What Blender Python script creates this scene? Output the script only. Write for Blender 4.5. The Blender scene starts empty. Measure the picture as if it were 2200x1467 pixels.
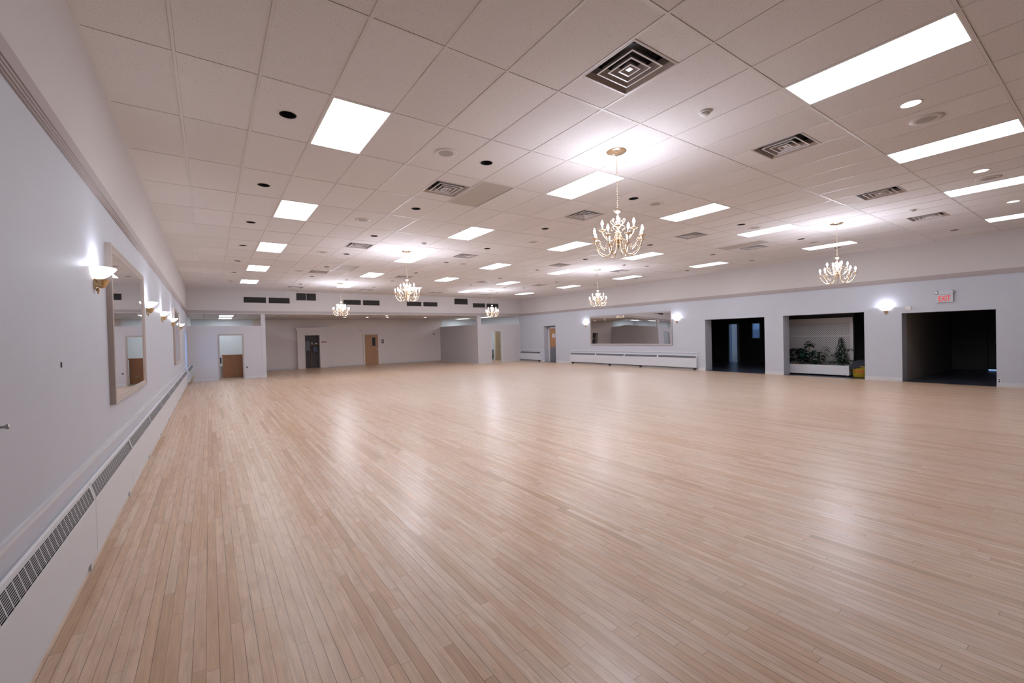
import bpy, math, random
from mathutils import Vector, Matrix
random.seed(7)
COL = bpy.context.scene.collection
PI = math.pi
U = 0.6096                      # ceiling module (2 ft)
GX0, GY0 = -0.1728, 4.410       # ceiling grid origin
CZ = 3.997                      # hall ceiling
LZ = 2.92                       # low ceiling at the far end
XL, XR = -0.775, 16.87          # side walls (lower part)
XLU, XRU = -0.745, 16.85        # side walls (upper part)
YB = 22.85                      # bulkhead
YF = 28.2                       # far wall
YN = -2.4                       # near wall (behind the camera)
ORD = ['first', 'second', 'third', 'fourth', 'fifth', 'sixth', 'seventh', 'eighth', 'ninth', 'tenth', 'eleventh', 'twelfth']

# ------------------------------------------------------------------ materials
def new_mat(name):
    m = bpy.data.materials.new(name); m.use_nodes = True
    nt = m.node_tree; b = nt.nodes['Principled BSDF']
    return m, nt, b
def N(nt, t, **k):
    n = nt.nodes.new(t)
    for a, v in k.items(): setattr(n, a, v)
    return n
def math_n(nt, op, a, b=None, c=None):
    n = N(nt, 'ShaderNodeMath', operation=op)
    for i, v in enumerate((a, b, c)):
        if v is None: continue
        if isinstance(v, (int, float)): n.inputs[i].default_value = v
        else: nt.links.new(v, n.inputs[i])
    return n.outputs[0]
def mix_c(nt, fac, a, b, mode='MIX'):
    n = N(nt, 'ShaderNodeMix', data_type='RGBA', blend_type=mode)
    for s, v in ((n.inputs[0], fac), (n.inputs[6], a), (n.inputs[7], b)):
        if isinstance(v, (int, float)): s.default_value = v
        elif isinstance(v, tuple): s.default_value = (*v, 1) if len(v) == 3 else v
        else: nt.links.new(v, s)
    return n.outputs[2]
def mat(name, col, rough=.6, metal=0, noise=0, scale=6, bump=0, spec=.5, emit=None, estr=0):
    m, nt, b = new_mat(name)
    b.inputs['Base Color'].default_value = (*col, 1)
    b.inputs['Roughness'].default_value = rough
    b.inputs['Metallic'].default_value = metal
    b.inputs['Specular IOR Level'].default_value = spec
    if emit:
        b.inputs['Emission Color'].default_value = (*emit, 1)
        b.inputs['Emission Strength'].default_value = estr
    if noise or bump:
        g = N(nt, 'ShaderNodeNewGeometry')
        nz = N(nt, 'ShaderNodeTexNoise'); nz.inputs['Scale'].default_value = scale; nz.inputs['Detail'].default_value = 4
        nt.links.new(g.outputs['Position'], nz.inputs['Vector'])
        if noise:
            f = math_n(nt, 'MULTIPLY_ADD', nz.outputs[0], 2 * noise, 1 - noise)
            mm = mix_c(nt, 1.0, tuple(col), (1, 1, 1), 'MULTIPLY')
            mul = N(nt, 'ShaderNodeVectorMath', operation='SCALE')
            mul.inputs[0].default_value = col; nt.links.new(f, mul.inputs['Scale'])
            nt.links.new(mul.outputs[0], b.inputs['Base Color'])
        if bump:
            bp = N(nt, 'ShaderNodeBump'); bp.inputs['Strength'].default_value = bump; bp.inputs['Distance'].default_value = .01
            nt.links.new(nz.outputs[0], bp.inputs['Height']); nt.links.new(bp.outputs[0], b.inputs['Normal'])
    return m

def mat_floor():
    m, nt, b = new_mat('maple_strip_floor')
    g = N(nt, 'ShaderNodeNewGeometry'); s = N(nt, 'ShaderNodeSeparateXYZ'); nt.links.new(g.outputs['Position'], s.inputs[0])
    W = .0572
    X = math_n(nt, 'DIVIDE', s.outputs[0], W); row = math_n(nt, 'FLOOR', X); fx = math_n(nt, 'FRACT', X)
    w1 = N(nt, 'ShaderNodeTexWhiteNoise', noise_dimensions='1D'); nt.links.new(row, w1.inputs['W'])
    w2 = N(nt, 'ShaderNodeTexWhiteNoise', noise_dimensions='1D'); nt.links.new(math_n(nt, 'ADD', row, 311.7), w2.inputs['W'])
    ln = math_n(nt, 'MULTIPLY_ADD', w2.outputs[0], 1.3, .95)
    Yb = math_n(nt, 'ADD', math_n(nt, 'DIVIDE', s.outputs[1], ln), math_n(nt, 'MULTIPLY', w1.outputs[0], 17.0))
    seg = math_n(nt, 'FLOOR', Yb); fy = math_n(nt, 'MULTIPLY', math_n(nt, 'FRACT', Yb), ln)
    cid = N(nt, 'ShaderNodeCombineXYZ'); nt.links.new(row, cid.inputs[0]); nt.links.new(seg, cid.inputs[1])
    wb = N(nt, 'ShaderNodeTexWhiteNoise', noise_dimensions='2D'); nt.links.new(cid.outputs[0], wb.inputs['Vector'])
    cr = N(nt, 'ShaderNodeValToRGB'); e = cr.color_ramp.elements
    e[0].position = 0; e[0].color = (.53, .335, .20, 1); e[1].position = 1; e[1].color = (.76, .575, .435, 1)
    for p, c in ((.06, (.61, .39, .235)), (.22, (.675, .44, .27)), (.45, (.70, .49, .34)), (.7, (.715, .515, .375)), (.88, (.735, .53, .375))):
        q = e.new(p); q.color = (*c, 1)
    nt.links.new(wb.outputs[0], cr.inputs[0])
    # grain
    gv = N(nt, 'ShaderNodeCombineXYZ'); nt.links.new(math_n(nt, 'MULTIPLY', s.outputs[0], 55), gv.inputs[0])
    nt.links.new(math_n(nt, 'MULTIPLY', s.outputs[1], 3.2), gv.inputs[1]); nt.links.new(math_n(nt, 'MULTIPLY', wb.outputs[0], 90), gv.inputs[2])
    gn = N(nt, 'ShaderNodeTexNoise'); gn.inputs['Scale'].default_value = 1; gn.inputs['Detail'].default_value = 5; gn.inputs['Distortion'].default_value = .6
    nt.links.new(gv.outputs[0], gn.inputs['Vector'])
    gr = N(nt, 'ShaderNodeMapRange'); gr.inputs[1].default_value = .3; gr.inputs[2].default_value = .72; gr.inputs[3].default_value = .86; gr.inputs[4].default_value = 1.1
    nt.links.new(gn.outputs[0], gr.inputs[0])
    # blotchy figure in some boards
    bv = N(nt, 'ShaderNodeCombineXYZ'); nt.links.new(math_n(nt, 'MULTIPLY', s.outputs[0], 14), bv.inputs[0])
    nt.links.new(math_n(nt, 'MULTIPLY', s.outputs[1], 5), bv.inputs[1]); nt.links.new(math_n(nt, 'MULTIPLY', wb.outputs[0], 37), bv.inputs[2])
    bn = N(nt, 'ShaderNodeTexNoise'); bn.inputs['Scale'].default_value = 1; bn.inputs['Detail'].default_value = 2
    nt.links.new(bv.outputs[0], bn.inputs['Vector'])
    br = N(nt, 'ShaderNodeMapRange'); br.inputs[1].default_value = .50; br.inputs[2].default_value = .78; br.inputs[3].default_value = 0; br.inputs[4].default_value = .62
    nt.links.new(bn.outputs[0], br.inputs[0])
    c1 = mix_c(nt, br.outputs[0], cr.outputs[0], (.56, .31, .155))
    # slow wear variation
    sn = N(nt, 'ShaderNodeTexNoise'); sn.inputs['Scale'].default_value = .45; sn.inputs['Detail'].default_value = 3
    nt.links.new(g.outputs['Position'], sn.inputs['Vector'])
    sr = N(nt, 'ShaderNodeMapRange'); sr.inputs[1].default_value = .3; sr.inputs[2].default_value = .7; sr.inputs[3].default_value = 0; sr.inputs[4].default_value = .34
    nt.links.new(sn.outputs[0], sr.inputs[0])
    # pale grey oval painted mid-hall, imitating light sheen on the boards
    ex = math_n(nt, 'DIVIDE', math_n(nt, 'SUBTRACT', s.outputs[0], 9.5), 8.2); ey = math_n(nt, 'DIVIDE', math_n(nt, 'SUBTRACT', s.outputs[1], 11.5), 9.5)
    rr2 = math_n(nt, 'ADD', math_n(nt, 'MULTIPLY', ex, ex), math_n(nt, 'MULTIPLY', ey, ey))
    sheen_r = N(nt, 'ShaderNodeMapRange', interpolation_type='SMOOTHSTEP'); sheen_r.inputs[1].default_value = .15; sheen_r.inputs[2].default_value = 1.25; sheen_r.inputs[3].default_value = .62; sheen_r.inputs[4].default_value = 0
    nt.links.new(math_n(nt, 'ADD', rr2, math_n(nt, 'MULTIPLY', sn.outputs[0], .3)), sheen_r.inputs[0])
    c1 = mix_c(nt, sheen_r.outputs[0], c1, (.56, .48, .425))
    c2 = mix_c(nt, sr.outputs[0], c1, (.68, .545, .45))
    sc = N(nt, 'ShaderNodeVectorMath', operation='SCALE'); nt.links.new(c2, sc.inputs[0]); nt.links.new(gr.outputs[0], sc.inputs['Scale'])
    # joints
    jn = N(nt, 'ShaderNodeTexNoise', noise_dimensions='2D'); jn.inputs['Scale'].default_value = 1.0; jn.inputs['Detail'].default_value = 2
    jv = N(nt, 'ShaderNodeCombineXYZ'); nt.links.new(math_n(nt, 'MULTIPLY', math_n(nt, 'ROUND', X), 7.3), jv.inputs[0]); nt.links.new(math_n(nt, 'MULTIPLY', s.outputs[1], .8), jv.inputs[1])
    nt.links.new(jv.outputs[0], jn.inputs['Vector'])
    jw = N(nt, 'ShaderNodeMapRange'); jw.inputs[1].default_value = .3; jw.inputs[2].default_value = .75; jw.inputs[3].default_value = .010; jw.inputs[4].default_value = .034
    nt.links.new(jn.outputs[0], jw.inputs[0])
    dx = math_n(nt, 'SUBTRACT', .5, math_n(nt, 'ABSOLUTE', math_n(nt, 'SUBTRACT', fx, .5)))
    j1 = math_n(nt, 'LESS_THAN', dx, jw.outputs[0])
    j2 = math_n(nt, 'LESS_THAN', fy, .0022)
    jj = math_n(nt, 'MAXIMUM', j1, j2)
    fin = mix_c(nt, math_n(nt, 'MULTIPLY', jj, .78), sc.outputs[0], (.09, .05, .035))
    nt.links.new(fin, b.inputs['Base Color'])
    rr = N(nt, 'ShaderNodeMapRange'); rr.inputs[3].default_value = .285; rr.inputs[4].default_value = .37
    nt.links.new(sn.outputs[0], rr.inputs[0]); nt.links.new(rr.outputs[0], b.inputs['Roughness'])
    # each board lies at a slightly different tilt
    wt = N(nt, 'ShaderNodeTexWhiteNoise', noise_dimensions='2D'); ov = N(nt, 'ShaderNodeVectorMath', operation='ADD'); ov.inputs[1].default_value = (71, 13, 0)
    nt.links.new(cid.outputs[0], ov.inputs[0]); nt.links.new(ov.outputs[0], wt.inputs['Vector'])
    h = math_n(nt, 'MULTIPLY', math_n(nt, 'SUBTRACT', wt.outputs[0], .5), fx)
    h2 = math_n(nt, 'ADD', math_n(nt, 'MULTIPLY', h, .5), math_n(nt, 'MULTIPLY', gn.outputs[0], .12))
    bp = N(nt, 'ShaderNodeBump'); bp.inputs['Strength'].default_value = .35; bp.inputs['Distance'].default_value = .0014
    nt.links.new(h2, bp.inputs['Height']); nt.links.new(bp.outputs[0], b.inputs['Normal'])
    b.inputs['Specular IOR Level'].default_value = .5
    return m

def mat_tile():
    m, nt, b = new_mat('acoustic_tile')
    g = N(nt, 'ShaderNodeNewGeometry'); s = N(nt, 'ShaderNodeSeparateXYZ'); nt.links.new(g.outputs['Position'], s.inputs[0])
    gx = math_n(nt, 'DIVIDE', math_n(nt, 'SUBTRACT', s.outputs[0], GX0), U)
    gy = math_n(nt, 'DIVIDE', math_n(nt, 'SUBTRACT', s.outputs[1], GY0), 2 * U)
    cid = N(nt, 'ShaderNodeCombineXYZ'); nt.links.new(math_n(nt, 'FLOOR', gx), cid.inputs[0]); nt.links.new(math_n(nt, 'FLOOR', gy), cid.inputs[1])
    wn = N(nt, 'ShaderNodeTexWhiteNoise', noise_dimensions='2D'); nt.links.new(cid.outputs[0], wn.inputs['Vector'])
    base = mix_c(nt, wn.outputs[0], (.705, .665, .645), (.755, .715, .70))
    vo = N(nt, 'ShaderNodeTexVoronoi'); vo.inputs['Scale'].default_value = 92; nt.links.new(g.outputs['Position'], vo.inputs['Vector'])
    wv = N(nt, 'ShaderNodeTexWhiteNoise', noise_dimensions='3D'); nt.links.new(vo.outputs['Position'], wv.inputs['Vector'])
    hole = math_n(nt, 'LESS_THAN', vo.outputs['Distance'], math_n(nt, 'MULTIPLY', wv.outputs[0], .26))
    c = mix_c(nt, math_n(nt, 'MULTIPLY', hole, .62), base, (.14, .11, .09))
    # the open joint beside the grid bars
    def edge(coord, size, w):
        fr = math_n(nt, 'FRACT', coord)
        d = math_n(nt, 'MULTIPLY', math_n(nt, 'SUBTRACT', .5, math_n(nt, 'ABSOLUTE', math_n(nt, 'SUBTRACT', fr, .5))), size)
        return math_n(nt, 'LESS_THAN', d, w)
    jn = N(nt, 'ShaderNodeTexNoise'); jn.inputs['Scale'].default_value = 1.1; nt.links.new(g.outputs['Position'], jn.inputs['Vector'])
    ww = N(nt, 'ShaderNodeMapRange'); ww.inputs[1].default_value = .38; ww.inputs[2].default_value = .62; ww.inputs[3].default_value = .0120; ww.inputs[4].default_value = .0152
    nt.links.new(jn.outputs[0], ww.inputs[0])
    e = math_n(nt, 'MAXIMUM', edge(gy, 2 * U, ww.outputs[0]), math_n(nt, 'MULTIPLY', edge(gx, U, math_n(nt, 'SUBTRACT', ww.outputs[0], .001)), .75))
    c2 = mix_c(nt, math_n(nt, 'MULTIPLY', e, .8), c, (.10, .07, .055))
    nt.links.new(c2, b.inputs['Base Color'])
    b.inputs['Roughness'].default_value = .9; b.inputs['Specular IOR Level'].default_value = .15
    nz = N(nt, 'ShaderNodeTexNoise'); nz.inputs['Scale'].default_value = 180; nt.links.new(g.outputs['Position'], nz.inputs['Vector'])
    bp = N(nt, 'ShaderNodeBump'); bp.inputs['Strength'].default_value = .25; bp.inputs['Distance'].default_value = .003
    nt.links.new(nz.outputs[0], bp.inputs['Height']); nt.links.new(bp.outputs[0], b.inputs['Normal'])
    return m

def mat_wood(name, c0, c1, sx=14, sz=.9, rough=.45):
    m, nt, b = new_mat(name)
    g = N(nt, 'ShaderNodeNewGeometry'); mp = N(nt, 'ShaderNodeMapping'); mp.inputs['Scale'].default_value = (sx, sx, sz)
    nt.links.new(g.outputs['Position'], mp.inputs[0])
    nz = N(nt, 'ShaderNodeTexNoise'); nz.inputs['Scale'].default_value = 1; nz.inputs['Detail'].default_value = 5; nz.inputs['Distortion'].default_value = 1
    nt.links.new(mp.outputs[0], nz.inputs['Vector'])
    nt.links.new(mix_c(nt, nz.outputs[0], c0, c1), b.inputs['Base Color'])
    b.inputs['Roughness'].default_value = rough
    return m

M = dict(
    floor=mat_floor(), tile=mat_tile(),
    wall=mat('wall_paint', (.52, .53, .585), .55, noise=.03, scale=2.5, bump=.05),
    near=mat('unseen_wall_dark_tone', (.20, .16, .14), .7),  # unseen wall, toned dark to lose light at the near end
    wall_warm=mat('upper_wall_paint', (.60, .56, .54), .6, noise=.03, scale=2.0),
    partition=mat('partition_paint', (.58, .55, .555), .6, noise=.03, scale=2),
    wall_far=mat('far_wall_paint', (.75, .67, .63), .6, noise=.03, scale=1.2),
    trim=mat('taupe_trim', (.40, .34, .33), .5, noise=.04, scale=5),
    bar=mat('grid_bar_paint', (.68, .635, .61), .5),
    base=mat('baseboard_paint', (.62, .615, .63), .45),
    heater=mat('heater_enamel', (.62, .625, .66), .38, noise=.03, scale=9),
    slot=mat('grille_void', (.035, .035, .04), .8),
    frame=mat('mirror_frame_paint', (.43, .355, .315), .42, noise=.05, scale=14),
    frame_grey=mat('mirror_frame_grey', (.42, .385, .385), .42, noise=.05, scale=14),
    mirror=mat('mirror_glass', (.80, .80, .80), .012, 1),
    brass=mat('polished_brass', (.82, .67, .49), .2, 1),
    brass_old=mat('antique_brass', (.62, .46, .25), .32, 1),
    candle=mat('candle_sleeve', (.86, .84, .80), .4),
    steel=mat('brushed_vent_metal', (.40, .36, .34), .28, .8, noise=.18, scale=12),
    vent_frame=mat('vent_frame_paint', (.50, .44, .41), .45),
    vent_edge=mat('vent_blade_paint', (.78, .76, .76), .3),
    vent_dark=mat('duct_interior', (.035, .03, .028), .6),
    white=mat('white_plastic', (.74, .73, .72), .4),
    canin=mat('downlight_baffle', (.012, .011, .011), .45),
    speaker=mat('speaker_mesh', (.40, .355, .335), .7),
    speaker_rim=mat('speaker_rim_paint', (.66, .61, .58), .5),
    grille_blade=mat('dark_grille_blade', (.10, .09, .088), .45, noise=.3, scale=4),
    grille_frame=mat('grille_frame_paint', (.58, .52, .49), .5),
    door=mat_wood('oak_door', (.36, .18, .085), (.47, .25, .125)),
    door_light=mat_wood('pale_door', (.52, .40, .25), (.60, .47, .31)),
    board=mat_wood('brown_panel', (.23, .10, .042), (.33, .15, .065), 6, 3),
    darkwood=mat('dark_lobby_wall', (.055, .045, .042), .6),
    vestibule=mat('vestibule_paint', (.42, .36, .32), .6),
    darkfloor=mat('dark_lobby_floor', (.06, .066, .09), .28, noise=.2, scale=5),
    black=mat('black_plastic', (.02, .02, .022), .4),
    blackfab=mat('black_fabric', (.018, .02, .03), .85),
    metal=mat('satin_metal', (.45, .45, .46), .3, 1),
    kick=mat('grey_kick_panel', (.16, .16, .19), .5),
    paper=mat('paper', (.78, .78, .84), .7),
    red=mat('red_print', (.50, .03, .02), .6),
    blue=mat('blue_print', (.05, .09, .35), .6),
    exitred=mat('exit_letter_red', (.7, .03, .03), .5, emit=(1, .02, .02), estr=.45),
    exitbox=mat('exit_housing', (.55, .57, .62), .5),
    lens=mat('lamp_lens', (.8, .8, .85), .1, .4),
    yellow=mat('yellow_tub', (.55, .40, .03), .45),
    leaf=mat('dark_leaf', (.012, .034, .024), .45, noise=.5, scale=9),
    leaf2=mat('teal_leaf', (.012, .052, .040), .45, noise=.5, scale=7),
    leaf3=mat('olive_leaf', (.06, .075, .02), .5, noise=.4, scale=9),
    stem=mat('plant_stem', (.16, .13, .09), .7),
    soil=mat('dark_soil', (.03, .022, .018), .9),
    terra=mat('terracotta', (.40, .13, .05), .7),
    lattice=mat('lattice_paint', (.80, .76, .75), .5),
    roomwall=mat('side_room_paint', (.72, .76, .80), .6),
    tan=mat('access_panel_board', (.47, .42, .375), .7, noise=.05, scale=3),
    sign=mat('sign_plate', (.05, .03, .03), .4),
    redsign=mat('maroon_sign', (.25, .02, .015), .5),
    winframe=mat('window_frame_paint', (.45, .5, .55), .5),
    tube_on=mat('diffuser_lit', (.9, .9, .9), .5, emit=(.89, .94, 1), estr=12.0),
    tube_dim=mat('diffuser_lit_near', (.9, .9, .9), .5, emit=(.86, .92, 1), estr=6.5),
    tube_cool=mat('diffuser_lit_cool', (.9, .9, .9), .5, emit=(.86, .94, 1), estr=11),
    can_on=mat('downlight_lamp', (.9, .9, .9), .5, emit=(1, .96, .95), estr=9.0),
    can_dim=mat('downlight_lamp_dim', (.9, .9, .9), .5, emit=(1, .88, .80), estr=9.0),
    bulb=mat('candle_bulb_lit', (.9, .9, .9), .3, emit=(1, .97, 1), estr=14.0),
    bowl=mat('alabaster_bowl_lit', (.9, .9, .9), .3, emit=(1, .97, .98), estr=2.6),
    bluegrey=mat('stored_goods', (.07, .075, .13), .6),
    greymetal=mat('grey_cabinet', (.12, .125, .14), .5),
)
gm, gnt, gb = new_mat('window_glass')
gb.inputs['Base Color'].default_value = (.9, .95, 1, 1); gb.inputs['Roughness'].default_value = .02; gb.inputs['Transmission Weight'].default_value = 1; gb.inputs['IOR'].default_value = 1.02
M['glass'] = gm
M['glass_dim'] = mat('dimming_glass', (.30, .34, .38), .05); M['glass_dim'].node_tree.nodes['Principled BSDF'].inputs['Transmission Weight'].default_value = 1; M['glass_dim'].node_tree.nodes['Principled BSDF'].inputs['IOR'].default_value = 1.02  # pane tinted dark to hold back the bright sky behind it

# ------------------------------------------------------------------ mesh builder
class MB:
    def __init__(s): s.v = []; s.f = []; s.m = []; s.s = []
    def face(s, pts, mi=0, sm=False):
        n = len(s.v); s.v += [tuple(p) for p in pts]; s.f.append(tuple(range(n, n + len(pts)))); s.m.append(mi); s.s.append(sm)
    def box(s, x0, y0, z0, x1, y1, z1, mi=0, T=None):
        if x0 > x1: x0, x1 = x1, x0
        if y0 > y1: y0, y1 = y1, y0
        if z0 > z1: z0, z1 = z1, z0
        p = [(x0, y0, z0), (x1, y0, z0), (x1, y1, z0), (x0, y1, z0), (x0, y0, z1), (x1, y0, z1), (x1, y1, z1), (x0, y1, z1)]
        if T: p = [tuple(T @ Vector(q)) for q in p]
        n = len(s.v); s.v += p
        for q in ((0, 3, 2, 1), (4, 5, 6, 7), (0, 1, 5, 4), (1, 2, 6, 5), (2, 3, 7, 6), (3, 0, 4, 7)):
            s.f.append(tuple(n + i for i in q)); s.m.append(mi); s.s.append(False)
        return s
    def grid(s, rows, closed_u=False, closed_v=False, mi=0, sm=True):
        n = len(s.v); R = len(rows); K = len(rows[0])
        for r in rows: s.v += [tuple(p) for p in r]
        for i in range(R if closed_v else R - 1):
            for j in range(K if closed_u else K - 1):
                a = n + i * K + j; b = n + i * K + (j + 1) % K; i2 = (i + 1) % R
                c = n + i2 * K + (j + 1) % K; d = n + i2 * K + j
                s.f.append((a, b, c, d)); s.m.append(mi); s.s.append(sm)
        return s
    def lathe(s, prof, n=20, c=(0, 0, 0), mi=0, sm=True, T=None, sy=1.0):
        rows = []
        for r, z in prof:
            row = []
            for k in range(n):
                a = 2 * PI * k / n
                p = Vector((c[0] + r * math.cos(a), c[1] + sy * r * math.sin(a), c[2] + z))
                row.append(T @ p if T else p)
            rows.append(row)
        return s.grid(rows, closed_u=True, mi=mi, sm=sm)
    def tube(s, path, r, n=6, mi=0, cap=False):
        path = [Vector(p) for p in path]; rows = []
        up = Vector((0, 0, 1)); prev = None
        for i, p in enumerate(path):
            t = (path[min(i + 1, len(path) - 1)] - path[max(i - 1, 0)]).normalized()
            a = up.cross(t) if prev is None else prev - t * prev.dot(t)
            if a.length < 1e-4: a = Vector((1, 0, 0)).cross(t)
            a.normalize(); prev = a; b = t.cross(a)
            rr = r[i] if isinstance(r, (list, tuple)) else r
            rows.append([p + (a * math.cos(2 * PI * k / n) + b * math.sin(2 * PI * k / n)) * rr for k in range(n)])
        return s.grid(rows, closed_u=True, mi=mi)
    def rframe(s, fn, u0, v0, u1, v1, prof, mi=0):
        """mitred picture-frame moulding: prof = [(inset, depth)...]"""
        rows = []
        for t, d in prof:
            rows.append([fn(u0 + t, v0 + t, d), fn(u1 - t, v0 + t, d), fn(u1 - t, v1 - t, d), fn(u0 + t, v1 - t, d)])
        return s.grid(rows, closed_u=True, mi=mi, sm=False)
    def build(s, name, mats, parent=None, **props):
        me = bpy.data.meshes.new(name); me.from_pydata(s.v, [], s.f)
        if not isinstance(mats, (list, tuple)): mats = [mats]
        for m in mats: me.materials.append(m)
        me.polygons.foreach_set('material_index', s.m); me.polygons.foreach_set('use_smooth', s.s)
        me.update(); me.validate()
        o = bpy.data.objects.new(name, me); COL.objects.link(o)
        if parent: o.parent = parent
        for k, v in props.items(): o[k] = v
        return o
def fixn(o):
    import bmesh
    bm = bmesh.new(); bm.from_mesh(o.data); bmesh.ops.remove_doubles(bm, verts=bm.verts, dist=1e-5); bmesh.ops.recalc_face_normals(bm, faces=bm.faces)
    bm.to_mesh(o.data); bm.free(); return o
def thing(name, label, cat, loc=(0, 0, 0), rz=0, group=None):
    o = bpy.data.objects.new(name, None); COL.objects.link(o); o.empty_display_size = .1
    o.location = loc; o.rotation_euler = (0, 0, rz); o['label'] = label; o['category'] = cat
    if group: o['group'] = group
    return o
def tag(o, label, cat, group=None):
    o['label'] = label; o['category'] = cat
    if group: o['group'] = group
    return o
def struct(mb, name, mats): return mb.build(name, mats, kind='structure')
def dup(root, loc, label, rz=None, group=None):
    r = root.copy(); COL.objects.link(r); r.location = loc
    if rz is not None: r.rotation_euler = (0, 0, rz)
    r['label'] = label
    if group: r['group'] = group
    def rec(src, dst):
        for ch in list(src.children):
            c = ch.copy(); COL.objects.link(c); c.parent = dst
            rec(ch, c)
    rec(root, r)
    return r
def cell(gx, gy): return GX0 + gx * U, GY0 + gy * U
def nspread(mb, axis, x, xt, lo, hi, z0, z1, holes, mi=0):
    """solid wall with rectangular holes; axis 'x' = plane of constant x between x and xt, running along y"""
    ys = sorted({lo, hi} | {h[0] for h in holes} | {h[1] for h in holes})
    for a, b in zip(ys, ys[1:]):
        mid = (a + b) / 2; zz = [(z0, z1)]
        for h in holes:
            if h[0] < mid < h[1]:
                nz = []
                for p, q in zz:
                    if h[2] > p: nz.append((p, min(q, h[2])))
                    if h[3] < q: nz.append((max(p, h[3]), q))
                zz = nz
        for p, q in zz:
            if q - p < 1e-4: continue
            if axis == 'x': mb.box(x, a, p, xt, b, q, mi)
            else: mb.box(a, x, p, b, xt, q, mi)
    return mb

# ------------------------------------------------------------------ setting
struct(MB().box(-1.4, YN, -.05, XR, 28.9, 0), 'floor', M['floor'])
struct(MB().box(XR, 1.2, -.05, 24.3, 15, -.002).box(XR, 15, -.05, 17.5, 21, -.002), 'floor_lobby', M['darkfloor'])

VENT = [(gx, gy) for gy in (-3, 3, 11, 19, 27) for gx in (5.5, 10.5, 16.5, 21.5)]
TROF = [(gx, gy) for gy in (1, 7, 13, 19, 25, -5) for gx in (2.5, 8.5, 13.5, 18.5, 24.5)]
TROF.remove((2.5, -5))
CANS = [(gx, gy) for gx in (1.5, 5.5, 10.5, 16.5, 21.5, 25.5) for gy in (1, 5, 9, 13, 17, 21, 25)] + [(25.5, -3)]
CANS_ON = [(10.5, -5), (16.5, -5), (21.5, -5)]
PANEL = [(6.5, 3), (6.5, 17), (20.5, 3)]
ceil = MB()
RV = .285; RC = .085
gx = -1
def ring_hole(mb, x0, y0, x1, y1, cx, cy, inner, z):
    # fan a polygonal hole to the four sides of the tile
    n = len(inner); outer = []
    for (ix, iy) in inner:
        dx, dy = ix - cx, iy - cy
        t = min(((x1 - cx) / dx) if dx > 1e-6 else ((x0 - cx) / dx if dx < -1e-6 else 1e9), ((y1 - cy) / dy) if dy > 1e-6 else ((y0 - cy) / dy if dy < -1e-6 else 1e9))
        outer.append((cx + dx * t, cy + dy * t))
    corners = [(x1, y1), (x0, y1), (x0, y0), (x1, y0)]
    for k in range(n):
        a, b = outer[k], outer[(k + 1) % n]; i0, i1 = inner[k], inner[(k + 1) % n]
        pts = [a]
        for c in corners:
            if abs(a[0] - b[0]) > 1e-6 and abs(a[1] - b[1]) > 1e-6:
                if (abs(c[0] - a[0]) < 1e-6 or abs(c[1] - a[1]) < 1e-6) and (abs(c[0] - b[0]) < 1e-6 or abs(c[1] - b[1]) < 1e-6): pts.append(c)
        pts.append(b)
        mb.face([(p[0], p[1], z) for p in [i0] + pts + [i1]][::-1])
for gx in range(-1, 28):
    for gy in range(-14, 31, 2):
        x0, y0 = cell(gx, gy); x1, y1 = x0 + U, y0 + 2 * U
        c = (gx + .5, gy + 1); cx, cy = (x0 + x1) / 2, (y0 + y1) / 2
        if c in TROF or c in PANEL: continue
        X0, X1, Y0, Y1 = max(x0, XLU - .02), min(x1, XRU + .02), max(y0, YN), min(y1, YB + .02)
        if X0 >= X1 or Y0 >= Y1: continue
        if c in CANS or c in CANS_ON:
            inner = [(cx + RC * math.cos(2 * PI * (k + .5) / 16), cy + RC * math.sin(2 * PI * (k + .5) / 16)) for k in range(16)]
            ring_hole(ceil, X0, Y0, X1, Y1, cx, cy, inner, CZ)
        elif c in VENT and Y1 > cy + RV + .01:
            for a_, b_, c_, d_ in ((X0, Y0, X1, cy - RV), (X0, cy + RV, X1, Y1), (X0, cy - RV, cx - RV, cy + RV), (cx + RV, cy - RV, X1, cy + RV)):
                ceil.face([(a_, b_, CZ), (a_, d_, CZ), (c_, d_, CZ), (c_, b_, CZ)])
        else:
            ceil.face([(X0, Y0, CZ), (X0, Y1, CZ), (X1, Y1, CZ), (X1, Y0, CZ)])
# inverted-T grid bars standing just proud of the tiles
for gx in range(0, 28):
    x = cell(gx, 0)[0]; ceil.box(x - .0115, YN, CZ - .004, x + .0115, YB, CZ + .02, 1)
for gy in range(-12, 31, 2):
    y = cell(0, gy)[1]
    if y < YB: ceil.box(XLU, y - .0115, CZ - .0035, XRU, y + .0115, CZ + .02, 1)
ceil.box(XLU - .01, YN, CZ - .006, XLU + .024, YB, CZ + .02, 1); ceil.box(XRU - .024, YN, CZ - .006, XRU + .01, YB, CZ + .02, 1)
ceil.box(XLU, YB - .024, CZ - .006, XRU, YB + .01, CZ + .02, 1)
struct(ceil, 'ceiling', [M['tile'], M['bar']])
# slab above the tiles (keeps the plenum dark)
struct(MB().box(-1.3, YN - .2, CZ + .35, 17.6, 23.4, CZ + .5), 'ceiling_slab', M['vent_dark'])
struct(MB().box(-1.2, YB + .3, LZ, 17.3, YF + .1, LZ + .06), 'ceiling_low', M['tile'])

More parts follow.
